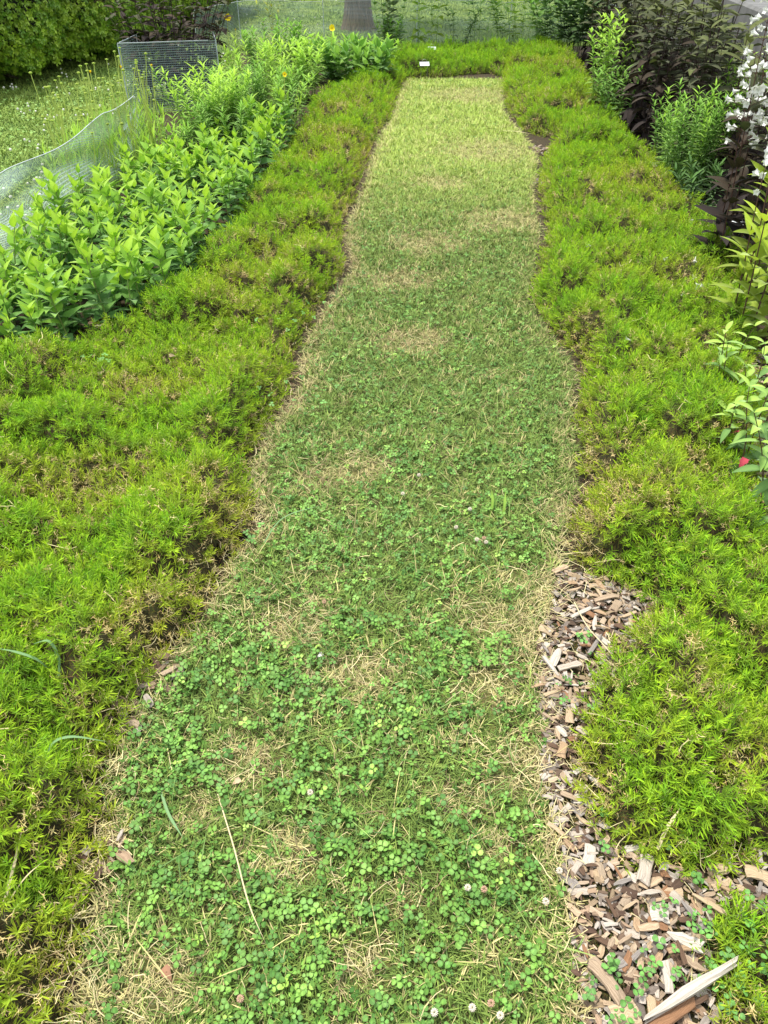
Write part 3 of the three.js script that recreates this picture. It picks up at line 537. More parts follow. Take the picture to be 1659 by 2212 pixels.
clump(530, 290, { n: 14, rad: 0.26, H: 0.5, mats: midMats, gap: 0.03 }, 'green narrow-leaved plant right of the lime bushy plant');
clump(610, 285, { n: 18, rad: 0.28, H: 0.46, mats: [midMats[1], limeMats[1]], gap: 0.03 }, 'green feathery plant beside the far left phlox bend');
clump(560, 240, { n: 16, rad: 0.33, H: 0.55, mats: limeMats, gap: 0.032 }, 'light green narrow-leaved plant behind the feathery plant');
clump(640, 215, { n: 18, rad: 0.35, H: 0.5, mats: limeMats, geos: willowGeos, len: (u) => 0.11 - 0.04 * u, gap: 0.045 }, 'light green plant with willow leaves behind the feathery plant and left of the leafy mound');
clump(590, 175, { n: 16, rad: 0.4, H: 0.55, mats: midMats, geos: willowGeos, len: (u) => 0.11 - 0.04 * u, gap: 0.05 }, 'mid green clump near the back net left of the tree');
clump(690, 172, { n: 18, rad: 0.42, H: 0.42, mats: limeMats, geos: willowGeos, len: (u) => 0.13 - 0.05 * u, gap: 0.05 }, 'light green low clump just left of the large leafy mound');
clump(765, 195, { n: 26, rad: 0.45, H: 0.42, mats: [leafMat(0.1, 0.25, 0.035, 0.35), midMats[1]], geos: broadGeos, len: (u) => 0.15 - 0.05 * u, gap: 0.06, whorl: 2, elev: (u) => 0.2 + 0.9 * u }, 'rounded mound of broad pointed leaves at the far left end of the phlox');
clump(815, 165, { n: 14, rad: 0.25, H: 0.36, mats: limeMats, geos: willowGeos, len: (u) => 0.12 - 0.04 * u, gap: 0.05 }, 'small light green clump behind the rounded leafy mound');
clump(845, 120, { n: 10, rad: 0.2, H: 0.4, mats: midMats, geos: willowGeos, len: (u) => 0.1 - 0.03 * u, gap: 0.05 }, 'low green clump at the left end of the far phlox strip');
{ // one leaning spike
  const [x, z] = P(560, 345), r = thing('leafy_spike', 'single tall leafy stem leaning right over the phlox', 'plant', [x, 0, z]);
  growStem(r, { H: 0.62, lean: 0.75, az: -0.15 }, { merge: true, geos: narrowGeos, mats: [midMats[1]], stemMat: stemGreen, len: (u) => 0.075 - 0.02 * u, elev: (u) => 0.3 + 0.7 * u, gap: 0.018, t0: 0.3, whorl: 2, turn: 1.3 });
}
// plants before the back net
clump(600, 130, { n: 3, rad: 0.18, H: 0.8, mats: goldMats, geos: willowGeos, len: (u) => 0.09 - 0.02 * u, gap: 0.07, whorl: 1, name: 'upright_shrub' }, 'loose upright shrub with yellowish leaf tips left of the tree trunk', 'shrub');
const roundGeos = [0, 1].map(() => leafGeo({ W: R(0.48, 0.58), rows: 5, fold: 0.2, curl: R(0.1, 0.5), shape: 'round' }));
clump(838, 118, { n: 5, rad: 0.28, H: 1.05, lean: 0.2, mats: [leafMat(0.13, 0.22, 0.06, 0.35), midMats[0]], geos: roundGeos, len: (u) => 0.1 - 0.02 * u, gap: 0.07, whorl: 2, t0: 0.12, name: 'round_leaved_plant' }, 'tall plant with rounded leaves right beside the tree trunk');
clump(905, 118, { n: 1.3, rad: 0.1, H: 1.15, lean: 0.06, mats: limeMats, geos: broadGeos, len: (u) => 0.14 - 0.03 * u, gap: 0.1, whorl: 2, t0: 0.2, name: 'tall_plant', elev: (u) => -0.1 + u }, 'two-leaved tall green stems behind the far phlox strip, nearer the tree');
clump(935, 116, { n: 1.3, rad: 0.1, H: 1.15, lean: 0.06, mats: limeMats, geos: broadGeos, len: (u) => 0.14 - 0.03 * u, gap: 0.1, whorl: 2, t0: 0.2, name: 'tall_plant', elev: (u) => -0.1 + u }, 'tall green stems behind the far phlox strip, at the middle of the path end');
clump(985, 112, { n: 4, rad: 0.2, H: 0.5, lean: 0.3, mats: [leafMat(0.16, 0.28, 0.09, 0.35)], geos: willowGeos, len: () => 0.09, gap: 0.06, name: 'pale_plant' }, 'pale green low plant behind the far phlox strip');
clump(1035, 112, { n: 2.5, rad: 0.25, H: 0.95, lean: 0.25, mats: midMats, geos: willowGeos, len: () => 0.13, gap: 0.1, whorl: 2, name: 'open_shrub' }, 'open green shrub behind the right half of the far phlox strip', 'shrub');
clump(1120, 108, { n: 6, rad: 0.45, H: 0.8, lean: 0.35, mats: [midMats[1], limeMats[1]], geos: broadGeos, len: () => 0.12, gap: 0.08, whorl: 2, name: 'open_shrub' }, 'spreading green shrub at the right rear corner of the bed', 'shrub');
clump(1195, 118, { n: 9, rad: 0.45, H: 0.75, lean: 0.35, mats: [deepMats[0], midMats[0]], geos: broadGeos, len: () => 0.13, gap: 0.08, whorl: 2, name: 'open_shrub' }, 'dark green shrub between the rear corner and the bronze plants', 'shrub');
clump(1240, 130, { n: 16, rad: 0.4, H: 0.95, lean: 0.3, mats: deepMats, geos: broadGeos, len: () => 0.13, gap: 0.08, whorl: 2, name: 'open_shrub' }, 'tall dark green shrub at the left end of the bronze plants', 'shrub');

// right border: bronze-leaved plants
const bronzeGeos = [0, 1, 2].map(() => leafGeo({ W: R(0.32, 0.4), rows: 6, fold: 0.3, curl: R(0.4, 1.2), shape: 'lance', mid: [1.3, 1.1, 1.1] }));
const bronzeMats = [leafMat(0.036, 0.03, 0.027, 0.2, 0.7), leafMat(0.052, 0.042, 0.028, 0.22, 0.7), leafMat(0.07, 0.085, 0.04, 0.25, 0.75), leafMat(0.11, 0.14, 0.045, 0.28, 0.75)];
bronzeMats.forEach((m) => { m.specularIntensity = 0.25; m.roughness = 0.85; });
const bronzeOpt = { geos: bronzeGeos, mats: bronzeMats, stemMat: stemDark, len: (u) => 0.185 - 0.035 * u, elev: (u) => -0.15 + 0.75 * u, gap: 0.082, t0: 0.08, r0: 0.005, r1: 0.0025, turn: 1.57 };
const bronzeProtos = [0, 1, 2, 3, 4].map(() => { const g = new THREE.Group(); g.name = 'bronze_leaved_plant'; for (let i = 0; i < 3; i++) growStem(g, { H: R(0.85, 1.1), lean: R(0, 0.16), az: R(0, 6.28), bx: R(-0.08, 0.08), bz: R(-0.08, 0.08) }, bronzeOpt); return g; });
{
  const poly = PX([[1275, 190], [1330, 275], [1420, 365], [1500, 430], [1600, 520], [1800, 560], [1900, 400], [1660, 240], [1500, 180], [1380, 135], [1270, 128]]), [x0, x1, z0, z1] = bbox(poly), done = [], bronzeLabel = (x, z) => { const f = distLine(poly.slice(0, 5), x, z, false) < 0.3 ? 'beside the right phlox' : 'before the concrete wall', d = Math.hypot(x, z), e = d < 6 ? 'nearest third' : d < 8 ? 'middle third' : 'farthest third'; return [`dark bronze-leaved upright plant ${f}, ${e} of thicket`, 'plant', `bronze leaved plants ${f}, ${e}`]; };
  for (let t = 0; t < 4000 && done.length < 80; t++) { const x = R(x0, x1), z = R(z0, z1); if (!inPoly(poly, x, z) || done.some(([a, b]) => Math.hypot(a - x, b - z) < 0.2) || !inView(x, 0.6, z, 80)) continue; done.push([x, z]); place(pick(bronzeProtos), x, z, R(0, 6.28), R(0.88, 1.12) * (x - (2.447 - 0.1075 * z) > -0.55 ? 0.72 : 1), ...bronzeLabel(x, z)); }
}
clump(1300, 255, { n: 12, rad: 0.22, H: 0.78, mats: limeMats, geos: willowGeos, len: (u) => 0.1 - 0.03 * u, gap: 0.05, whorl: 2, t0: 0.2, lean: 0.2 }, 'light green willow-leaved plant leaning out of the bronze thicket');
clump(1335, 285, { n: 9, rad: 0.22, H: 0.5, mats: midMats, geos: willowGeos, len: (u) => 0.09 - 0.03 * u, gap: 0.05, whorl: 2, t0: 0.1, lean: 0.25 }, 'green willow-leaved plant below the light green one in the right border');
clump(1470, 420, { n: 24, rad: 0.24, H: 0.62, mats: [limeMats[1], midMats[1]], gap: 0.03, len: (u) => 0.07 - 0.02 * u, lean: 0.12, t0: 0.1 }, 'dense green narrow-leaved clump in front of the bronze thicket');
clump(1440, 385, { n: 14, rad: 0.2, H: 0.5, mats: midMats, gap: 0.03, len: (u) => 0.065 - 0.02 * u, lean: 0.15, t0: 0.1 }, 'lower narrow-leaved clump just left of the dense green clump');
clump(1560, 380, { n: 10, rad: 0.18, H: 0.75, mats: limeMats, gap: 0.035, len: (u) => 0.08 - 0.02 * u, lean: 0.12, t0: 0.3 }, 'bright narrow-leaved stems rising behind the white flowers');
clump(1525, 470, { n: 8, rad: 0.18, H: 0.3, mats: deepMats, gap: 0.03, len: () => 0.07, lean: 0.3, t0: 0.1 }, 'dark low narrow-leaved plant at the foot of the dense green clump');
// bronze shrub in the cage at left
{
  const g = thing('bronze_shrub', 'dark bronze shrub rising out of the net cage at upper left', 'shrub', [...P(385, 222).slice(0, 1), 0, P(385, 222)[1]]);
  for (let i = 0; i < 48; i++) { const a = R(0, 6.28), q = Math.sqrt(rnd()) * 0.45; growStem(g, { H: R(0.72, 1.05), lean: 0.35 * q / 0.42, az: a, bx: Math.cos(a) * q * 0.75, bz: Math.sin(a) * q * 0.6 }, { ...bronzeOpt, merge: i > 19, mats: i > 19 ? bronzeMats.slice(0, 2) : bronzeMats.slice(0, 3), stemTone: [0.8, 0.7, 0.7], gap: 0.115, t0: 0.25, len: (u) => 0.17 - 0.05 * u }); }
}

// ---------------------------------------------------------------- white penstemon
function flowerGeo() {
  const pos = [], idx = [], col = [], n = 15, rings = [[0, 0.002, 0], [0.008, 0.003, 0], [0.018, 0.0058, 0], [0.024, 0.0068, 0], [0.029, 0.0115, 1], [0.031, 0.016, 1]];
  rings.forEach(([x, r, lobe], i) => { for (let k = 0; k < n; k++) { const a = (k / n) * 6.2832, rr = r * (lobe ? 0.88 + 0.2 * Math.cos(5 * a) * (i === 5 ? 1 : 0.5) : 1); pos.push(x - (lobe && Math.cos(5 * a) < 0 ? 0.003 : 0), Math.cos(a) * rr, Math.sin(a) * rr); col.push(...(i < 1 ? [0.6, 0.75, 0.35] : [1, 1, 0.98])); if (i) { const b = i * n, c = (i - 1) * n, k2 = (k + 1) % n; idx.push(c + k, b + k, c + k2, c + k2, b + k, b + k2); } } });
  return geom(pos, idx, col);
}
const trumpet = flowerGeo(), petalMat = leafMat(0.82, 0.82, 0.8, 0.25, 0.9), budGeo = paint(new THREE.SphereGeometry(0.004, 7, 5).scale(1.7, 1, 1), [1, 1, 1]); budGeo.deleteAttribute('uv');
const budMat = leafMat(0.6, 0.65, 0.35, 0.2);
const penGeos = [0, 1, 2].map(() => leafGeo({ W: R(0.26, 0.32), rows: 7, fold: 0.35, curl: R(0.3, 0.9), shape: 'lance', mid: [1.1, 0.95, 0.9] })), basalGeos = [0, 1].map(() => leafGeo({ W: 0.24, rows: 8, fold: 0.3, curl: R(0.5, 1.1), shape: 'spoon', mid: [0.8, 0.65, 0.6] }));
const penMats = [leafMat(0.28, 0.4, 0.025, 0.42, 1), leafMat(0.38, 0.54, 0.03, 0.45, 1), leafMat(0.46, 0.63, 0.04, 0.45, 1)];
function penstemon(px, py, nst, H, label, leafy = true, spread = 0.09, few = 0) {
  const [x, z] = P(px, py), root = thing('white_penstemon', label, 'flower', [x, 0, z]);
  for (let i = 0; i < nst; i++) {
    const a = (i / nst) * 6.28 + R(-0.4, 0.4), curve = growStem(root, { H: H * R(0.82, 1.05), lean: R(0.03, 0.14), az: a, bx: Math.cos(a) * spread, bz: Math.sin(a) * spread },
      { geos: penGeos, mats: leafy ? penMats : bronzeMats, stemMat: stemRed, len: (u) => (u > 0.72 ? 0 : 0.19 - 0.1 * u), elev: (u) => 0.45 + 0.55 * u, gap: 0.085, t0: 0.1, r0: 0.004, r1: 0.0018, wob: 0.02 });
    for (let k = 0; k < 8; k++) {
      const t = 0.62 + 0.38 * (k / 7), p = curve.getPoint(Math.min(1, t)), m = few ? (k > 4 ? 1 : 0) : 5 - Math.floor(k / 3);
      for (let j = 0; j < m; j++) {
        const b = R(0, 6.28), reach = R(0.025, 0.085) * (1.1 - 0.6 * (k / 7)), el = R(-0.25, 0.3), q = p.clone().add(V(Math.cos(b) * reach, 0.02, Math.sin(b) * reach));
        const mesh = rnd() < 0.84 || k < 4 ? part('flower', trumpet, petalMat, root) : part('bud', budGeo, budMat, root), d = V(Math.cos(b) * Math.cos(el), Math.sin(el), Math.sin(b) * Math.cos(el));
        basis(d, UPV, q, R(0.9, 1.25)).decompose(mesh.position, mesh.quaternion, mesh.scale);
        part('flower_stalk', tubeGeo([p, p.clone().lerp(q, 0.5).add(V(0, 0.006, 0)), q], 0.0009, 0.0008, 4, 3), stemRed, root);
      }
    }
  }
  if (leafy) for (let i = 0; i < 12; i++) { const a = R(0, 6.28), el = R(0.15, 1.1), l = part('basal_leaf', pick(basalGeos), penMats[i % 2], root); basis(V(Math.cos(a) * Math.cos(el), Math.sin(el), Math.sin(a) * Math.cos(el)), V(-Math.cos(a) * Math.sin(el), Math.cos(el), -Math.sin(a) * Math.sin(el)), V(Math.cos(a) * spread * 0.5, 0.01, Math.sin(a) * spread * 0.5), R(0.15, 0.22)).decompose(l.position, l.quaternion, l.scale); }
  return root;
}
penstemon(1612, 745, 7, 0.9, 'yellow-green plant with dark stems and a few white flowers at the right edge', true, 0.09, 1);
penstemon(1640, 640, 7, 1.3, 'tall white-flowered stems beside the bronze thicket at the right edge');
penstemon(1566, 590, 7, 1.2, 'white-flowered stems in front of the bronze thicket, left of the tallest', false);

// milkweed seedlings at the right edge
const milkGeos = [0, 1, 2].map(() => leafGeo({ W: R(0.26, 0.33), rows: 6, fold: 0.3, curl: R(0.5, 1.1), shape: 'lance', mid: [1.25, 1.2, 1.1] }));
const milkMats = [leafMat(0.17, 0.32, 0.09, 0.38, 1), leafMat(0.26, 0.44, 0.1, 0.4, 1), leafMat(0.4, 0.6, 0.1, 0.45, 1)];
const milkOpt = { geos: milkGeos, mats: milkMats, stemMat: stemRed, len: (u) => 0.105 - 0.035 * u, elev: (u) => -0.05 + 0.75 * u * u, gap: 0.05, t0: 0.25, r0: 0.0024, r1: 0.0014 };
for (const [px, py, H, label] of [[1535, 870, 0.24, 'small milkweed with drooping leaves, farthest left of the seedlings by the right phlox'], [1570, 830, 0.22, 'milkweed seedling with a bright top just below the yellow-green plant'], [1555, 1000, 0.2, 'short milkweed seedling rooted in the phlox left of the red leaf'], [1600, 1020, 0.32, 'dark-stemmed milkweed behind the red leaf'], [1640, 1120, 0.4, 'tallest milkweed with a thick dark stem at the right edge'], [1635, 960, 0.34, 'milkweed in the pale chips behind the red leaf'], [1660, 860, 0.3, 'bright-topped milkweed by the right edge under the penstemon'], [1520, 960, 0.14, 'tiny milkweed sprout among phlox'], [1668, 1010, 0.36, 'milkweed half out of view at the right edge beside the tallest'], [1612, 900, 0.26, 'milkweed seedling over the chips between the penstemon and the red leaf'], [1650, 1160, 0.14, 'low pale milkweed sprout below the tallest milkweed']]) {
  const [x, z] = P(px, py, 0.03), g = thing('milkweed', label, 'plant', [x, 0.02, z]); growStem(g, { H: H * 1.3, lean: R(0.05, 0.3), az: R(0, 6.28) }, milkOpt); if (H > 0.2) growStem(g, { H: H * R(0.8, 1.1), lean: R(0.15, 0.4), az: R(0, 6.28), bx: R(-0.04, 0.04), bz: R(-0.04, 0.04) }, milkOpt);
}

// ---------------------------------------------------------------- coreopsis
const petG = leafGeo({ L: 1, W: 0.62, rows: 4, fold: 0.15, curl: -0.25, shape: 'spoon', mid: [0.95, 0.9, 1] }), yellow = leafMat(1, 0.8, 0.02, 0.25, 1), discG = paint(new THREE.SphereGeometry(0.006, 9, 6).scale(1, 0.6, 1), [1, 1, 1]), discMat = leafMat(0.5, 0.28, 0.01, 0), budG = paint(new THREE.SphereGeometry(0.006, 8, 6).scale(1, 0.75, 1), [1, 1, 1]), sepG = leafGeo({ L: 0.011, W: 0.005, rows: 3, curl: -0.4 });
const stalkMat = solid(0.5, 0.6, 0.13), budCol = leafMat(0.3, 0.38, 0.06, 0.1), threadGeos = [0, 1].map(() => leafGeo({ W: 0.09, rows: 4, fold: 0.2, curl: R(0.1, 0.5), shape: 'linear' }));
function head(root, p, tilt, open, r = 0.02) {
  const up = tilt.clone().normalize();
  if (open) {
    for (let k = 0; k < 8; k++) { const a = (k / 8) * 6.283, e1 = new THREE.Vector3().crossVectors(up, V(0.3, 0.2, 1)).normalize(), e2 = new THREE.Vector3().crossVectors(up, e1), el = open > 1 ? 0.25 : 0.9, d = e1.multiplyScalar(Math.cos(a)).addScaledVector(e2, Math.sin(a)).multiplyScalar(Math.cos(el)).addScaledVector(up, Math.sin(el)); const m = part('petal', petG, yellow, root); basis(d, up, p, r * R(0.9, 1.05)).decompose(m.position, m.quaternion, m.scale); }
    const d = part('disc', discG, discMat, root); d.position.copy(p).addScaledVector(up, 0.002); d.quaternion.setFromUnitVectors(UPV, up);
  } else {
    const b = part('bud', budG, budCol, root); b.position.copy(p); b.scale.setScalar(R(1.3, 2));
    const s = []; for (let k = 0; k < 7; k++) { const a = (k / 7) * 6.283; s.push(sepG.clone().applyMatrix4(basis(V(Math.cos(a), 0.25, Math.sin(a)), UPV, V(0, -0.003, 0), 1))); } const m = part('sepals', mergeGeometries(s), limeMats[0], root); m.position.copy(p); m.scale.setScalar(1.6);
  }
}
function coreopsis(px, py, stalks, label, group, leaves = 5) {
  const [x, z] = P(px, py), root = thing('coreopsis', label, 'flower', [x, 0, z], 0, group);
  for (const [H, lean, az, open, r] of stalks) { const c = stemCurve(H, lean, az, 0.05, R(-0.05, 0.05), R(-0.05, 0.05)); part('stalk', tubeGeo(c.getPoints(6), 0.0034, 0.0024, 5, 8), stalkMat, root); head(root, c.getPoint(1), open > 1 ? V(R(-0.1, 0.3), 0.35, 1) : V(R(-0.3, 0.3), 1, R(-0.2, 0.3)), open, r); }
  for (let i = 0; i < leaves; i++) growStem(root, { H: R(0.22, 0.36), lean: R(0.1, 0.35), az: R(0, 6.28), bx: R(-0.1, 0.1), bz: R(-0.1, 0.1) }, { merge: true, geos: threadGeos, mats: limeMats, stemMat: stemGreen, len: () => 0.12, elev: (u) => 0.7 + 0.5 * u, gap: 0.05, t0: 0.15, whorl: 2 });
  return root;
}
for (let i = 0; i < 15; i++) { const px = 165 + (i % 5) * 44 + R(-14, 14), py = 445 - Math.floor(i / 5) * 36 - (i % 5) * 20 + R(-8, 8), st = []; for (let k = 0; k < 6; k++) st.push([R(0.42, 0.74), R(0, 0.25), R(0, 6.28), 0]); if (i >= 10) st.length = 4; const e = i < 5 ? 'nearest rank' : i < 10 ? 'middle rank' : 'rear rank', sd = i % 5 < 2 ? 'left end by the net' : i % 5 < 3 ? 'centre' : 'right end toward the cage'; coreopsis(px, py, st, `slender coreopsis in green bud, ${e} of the drift, ${sd}`, `coreopsis in bud, ${e}, ${sd}`, i < 10 ? 6 : 2); }
coreopsis(290, 395, [[0.74, 0.06, 0, 1, 0.017], [0.62, 0.2, 1, 0]], 'coreopsis with a half-open yellow bud before the net cage left edge', null, 3);
coreopsis(238, 400, [[0.72, 0.05, 0, 1, 0.015]], 'coreopsis with a yellow bud just opening, left of the net cage', null, 3);
coreopsis(345, 375, [[0.72, 0.06, 0, 1, 0.014], [0.6, 0.1, 3, 0]], 'coreopsis with a small yellow bud in front of the net cage', null, 2);
coreopsis(512, 215, [[0.72, 0.02, 0, 2, 0.04], [0.62, 0.05, 0, 1, 0.014]], 'tall coreopsis with one large open yellow flower above the far lawn', null, 3);
coreopsis(722, 190, [[0.57, 0.02, 0, 2, 0.036]], 'coreopsis with an open yellow flower with a brown eye left of the tree', null, 2);
coreopsis(632, 300, [[0.5, 0.02, 0, 2, 0.022], [0.45, 0.3, 0, 0]], 'short coreopsis with one yellow flower amid the green feathery plant', null, 3);

// ---------------------------------------------------------------- netting
const netAlpha = canvasTex(64, 64, (g) => { g.fillStyle = '#121212'; g.fillRect(0, 0, 64, 64); g.fillStyle = '#9c9c9c'; g.fillRect(0, 0, 64, 17); g.fillStyle = '#707070'; g.fillRect(0, 0, 9, 64); }, false);
const netMat = new THREE.MeshStandardMaterial({ roughness: 0.7, alphaMap: netAlpha, transparent: true, side: THREE.DoubleSide }); netMat.color.setRGB(0.36, 0.47, 0.47);
const cordMat = solid(0.5, 0.56, 0.58), stakeMat = solid(0.12, 0.13, 0.12);
const netAlpha2 = canvasTex(64, 64, (g) => { g.fillStyle = '#383838'; g.fillRect(0, 0, 64, 64); g.fillStyle = '#b4b4b4'; g.fillRect(0, 0, 64, 18); g.fillStyle = '#808080'; g.fillRect(0, 0, 9, 64); }, false);
const netMat2 = netMat.clone(); netMat2.alphaMap = netAlpha2;
function netPanel(root, base, top, nu = 60, nv = 14, wave = 0.03, cell = 0.011, mat = netMat) {
  // base and top are polylines of [x, y, z]
  const along = (l, t) => { const k = t * (l.length - 1), i = Math.min(l.length - 2, Math.floor(k)), f = k - i; return V(...l[i]).lerp(V(...l[i + 1]), f); };
  const pos = [], uv = [], idx = []; let u0 = 0, prev;
  for (let i = 0; i <= nu; i++) {
    const t = i / nu, a = along(base, t), b = along(top, t); if (prev) u0 += prev.distanceTo(b); prev = b; const h = a.distanceTo(b);
    for (let j = 0; j <= nv; j++) { const s = j / nv, p = a.clone().lerp(b, s), w = wave * Math.sin(Math.PI * Math.min(1, s * 0.8 + 0.15)); p.x += w * noise2(u0 * 1.1 + 3, s * 2); p.z += w * noise2(u0 * 1.1, s * 2 + 9); p.y -= s * wave * 0.5 * Math.abs(noise2(u0 * 0.6, 4)); pos.push(p.x, p.y, p.z); uv.push(u0 / cell, (s * h) / cell); if (i && j) { const q = i * (nv + 1) + j, r = q - nv - 1; idx.push(r - 1, q - 1, r, r, q - 1, q); } }
  }
  part('net', geom(pos, idx, null, uv), mat, root);
  const edge = []; for (let i = 0; i <= nu; i += 3) { const o = (i * (nv + 1) + nv) * 3; edge.push(V(pos[o], pos[o + 1] + 0.002, pos[o + 2])); }
  part('hem', tubeGeo(edge, 0.003, 0.003, 5, edge.length * 2), cordMat, root);
}
const stake = (root, x, z, h) => part('stake', tubeGeo([V(x, 0, z), V(x, h * 0.5, z), V(x, h, z)], 0.005, 0.005, 6, 2), cordMat, root);
{
  const n = thing('garden_net', 'fine pale mesh net slumped along the left side of the planting', 'net'), base = netLine.map(([x, z]) => [x, 0.01, z]);
  const top = [[-190, 480], [-70, 415], [0, 376], [60, 342], [120, 306], [190, 262], [240, 235], [285, 205]].map(([a, b], i) => { const h = [0.4, 0.4, 0.4, 0.42, 0.44, 0.48, 0.5, 0.55][i], [x, z] = P(a, b, h); return [x, h, z]; });
  netPanel(n, base, top, 90, 16, 0.09, 0.015, netMat2);
}
{
  const n = thing('net_cage', 'box of fine mesh netting standing round the bronze shrub', 'net'), [ax, az] = P(283, 250), [bx, bz] = P(484, 240), h = 0.6, cz = bz - 0.6, cx = bx * (cz / bz) - 0.02, dz = az - 0.6, dx = ax * (dz / az) + 0.2;
  for (const [p, q] of [[[ax, az], [bx, bz]], [[bx, bz], [cx, cz]], [[dx, dz], [ax, az]]]) netPanel(n, [[p[0], 0.01, p[1]], [q[0], 0.01, q[1]]], [[p[0], h, p[1]], [q[0], h, q[1]]], 26, 10, 0.012, 0.019);
  for (const [x, z] of [[ax, az], [bx, bz], [cx, cz], [dx, dz]]) stake(n, x, z, h);
}
{
  const n = thing('garden_net', 'low mesh net stretched across the far end of the garden before the tree', 'net'), l = [P(430, 150), P(520, 103), P(700, 97), P(900, 96), P(1100, 95), P(1330, 96)];
  netPanel(n, l.map(([x, z]) => [x, 0.01, z]), l.map(([x, z], i) => [x, [0.6, 0.55, 0.52, 0.55, 0.5, 0.6][i], z - 0.12]), 80, 10, 0.04, 0.016);
  for (const [x, z] of l) stake(n, x, z - 0.1, 0.56);
}

// ---------------------------------------------------------------- plant tags
const tagMat = solid(0.75, 0.78, 0.8, 0.4), wireMat = solid(0.5, 0.5, 0.5, 0.4, { metalness: 0.8 });
function plantTag(px, py, h, turn, w, label) {
  const [x, z] = P(px, py, h), r = thing('plant_tag', label, 'plant label', [x, h - 0.02, z], turn);
  const p = part('plate', new THREE.BoxGeometry(w, 0.001, w * 0.45), tagMat, r); p.rotation.set(0.75, 0, R(-0.1, 0.1)); p.position.y = 0.03;
  const l = []; for (let i = 0; i <= 8; i++) { const t = (i / 8) * Math.PI; l.push(V(Math.cos(t) * w * 0.32, 0.02 + Math.sin(t) * 0.055, -0.012)); }
  part('wire', tubeGeo([V(w * 0.32, -h + 0.02, -0.012), ...l, V(-w * 0.32, -h + 0.02, -0.012)], 0.0013, 0.0013, 5, 26), wireMat, r);
}
plantTag(917, 140, 0.17, 0.15, 0.11, 'white plant tag on a wire at the front of the far phlox strip');
plantTag(832, 111, 0.22, 0.2, 0.1, 'white plant tag beside the tall round-leaved plant');
plantTag(933, 106, 0.17, 0, 0.1, 'small white plant tag on the back edge of the far phlox strip');
plantTag(1412, 358, 0.09, -0.5, 0.075, 'white plant tag between the right phlox and the dense green clump');
plantTag(130, 745, 0.05, 0.9, 0.1, 'white plant tag half hidden under the leafy row at left');
plantTag(1592, 488, 0.1, -0.4, 0.08, 'white plant tag behind the yellow-green plant at right');

// ---------------------------------------------------------------- fallen petals, leaves, clover heads, stray blades
for (const [px, py] of [[1432, 580], [1497, 578], [1494, 598], [1476, 640], [1507, 632], [1499, 641], [1540, 657], [1540, 716], [1358, 762], [1265, 530], [1496, 484]]) { const [x, z] = P(px, py, 0.11), m = part('fallen_flower', trumpet, petalMat, scene); m.position.set(x, hR(x, z) + 0.03, z); m.rotation.set(R(0, 6), R(0, 6), R(0.2, 1.1)); m.scale.setScalar(R(0.8, 1.1)); const at = py < 550 ? 'farthest away' : py < 610 ? (px < 1460 ? 'left of a close pair' : 'in a close pair by the penstemon') : py < 700 ? 'in the scatter beside the basal leaves' : px > 1450 ? 'nearest the milkweeds' : 'alone in the middle of the carpet'; tag(m, `fallen white trumpet flower on the right phlox, ${at}`, 'flower', `fallen white flowers on the phlox, ${at}`); }
const dryLeafGeo = leafGeo({ W: 0.6, rows: 7, fold: 0.5, curl: 1.3, shape: 'ovate', serr: 0.15, twist: 0.5 }), tanLeaf = leafMat(0.5, 0.37, 0.24, 0.15), redLeaf = leafMat(0.42, 0.05, 0.08, 0.2), brownLeaf = leafMat(0.3, 0.16, 0.1, 0.1);
function fallen(px, py, h, L, mat, label, name = 'dry_leaf') { const [x, z] = P(px, py, h), m = part(name, dryLeafGeo, mat, scene); m.position.set(x, h, z); m.rotation.set(R(-0.4, 0.4), R(0, 6.28), R(0, 0.6)); m.scale.setScalar(L); tag(m, label, 'leaf'); }
fallen(1442, 1615, 0.11, 0.035, tanLeaf, 'curled tan dry leaf on the right phlox near the wood chips');
fallen(1575, 1620, 0.11, 0.028, tanLeaf, 'small tan dry leaf on the right phlox, right of the curled one');
fallen(1612, 990, 0.15, 0.045, redLeaf, 'crimson leaf hanging on the milkweed at the right edge', 'red_leaf');
fallen(1600, 935, 0.16, 0.035, redLeaf, 'smaller crimson leaf behind the milkweed stems', 'red_leaf');
fallen(1640, 1065, 0.1, 0.04, redLeaf, 'dull red leaf low under the tallest milkweed', 'red_leaf');
fallen(352, 2090, 0.02, 0.034, brownLeaf, 'brown curled leaf in the clover near the lower left');
fallen(520, 1683, 0.025, 0.025, tanLeaf, 'pale tan leaf scrap at the left side of the clover');
fallen(1360, 1080, 0.13, 0.04, tanLeaf, 'tan bark-like leaf on the right phlox in the dry patch');
fallen(365, 1020 - 250, 0.1, 0.03, tanLeaf, 'tan leaf at the foot of the leafy row');
fallen(698, 1412, 0.025, 0.022, leafMat(0.75, 0.72, 0.66, 0.2), 'white petal scrap lying in the path clover');
const headG = (() => { const l = []; for (let i = 0; i < 44; i++) { const y = 1 - (2 * (i + 0.5)) / 44, a = i * 2.4, r = Math.sqrt(1 - y * y), d = V(Math.cos(a) * r, y, Math.sin(a) * r); if (y < -0.6) continue; l.push(leafGeo({ L: 0.0058, W: 0.0022, rows: 2, curl: 0.3, mid: [1, 1, 1] }).applyMatrix4(basis(d, Math.abs(y) > 0.9 ? V(1, 0, 0) : UPV, d.clone().multiplyScalar(0.002), 1))); } return mergeGeometries(l); })();
const headMat = leafMat(0.7, 0.62, 0.52, 0.2), oldHead = leafMat(0.5, 0.32, 0.22, 0.15);
const across = (px) => (px < 600 ? 'left side' : px < 900 ? 'middle' : px < 1060 ? 'right of middle' : 'right side'), along = (py) => (py > 2100 ? 'near the bottom edge' : py > 1800 ? 'level with lower wood chips' : py > 1350 ? 'level with upper wood chips' : 'beyond the wood chips');
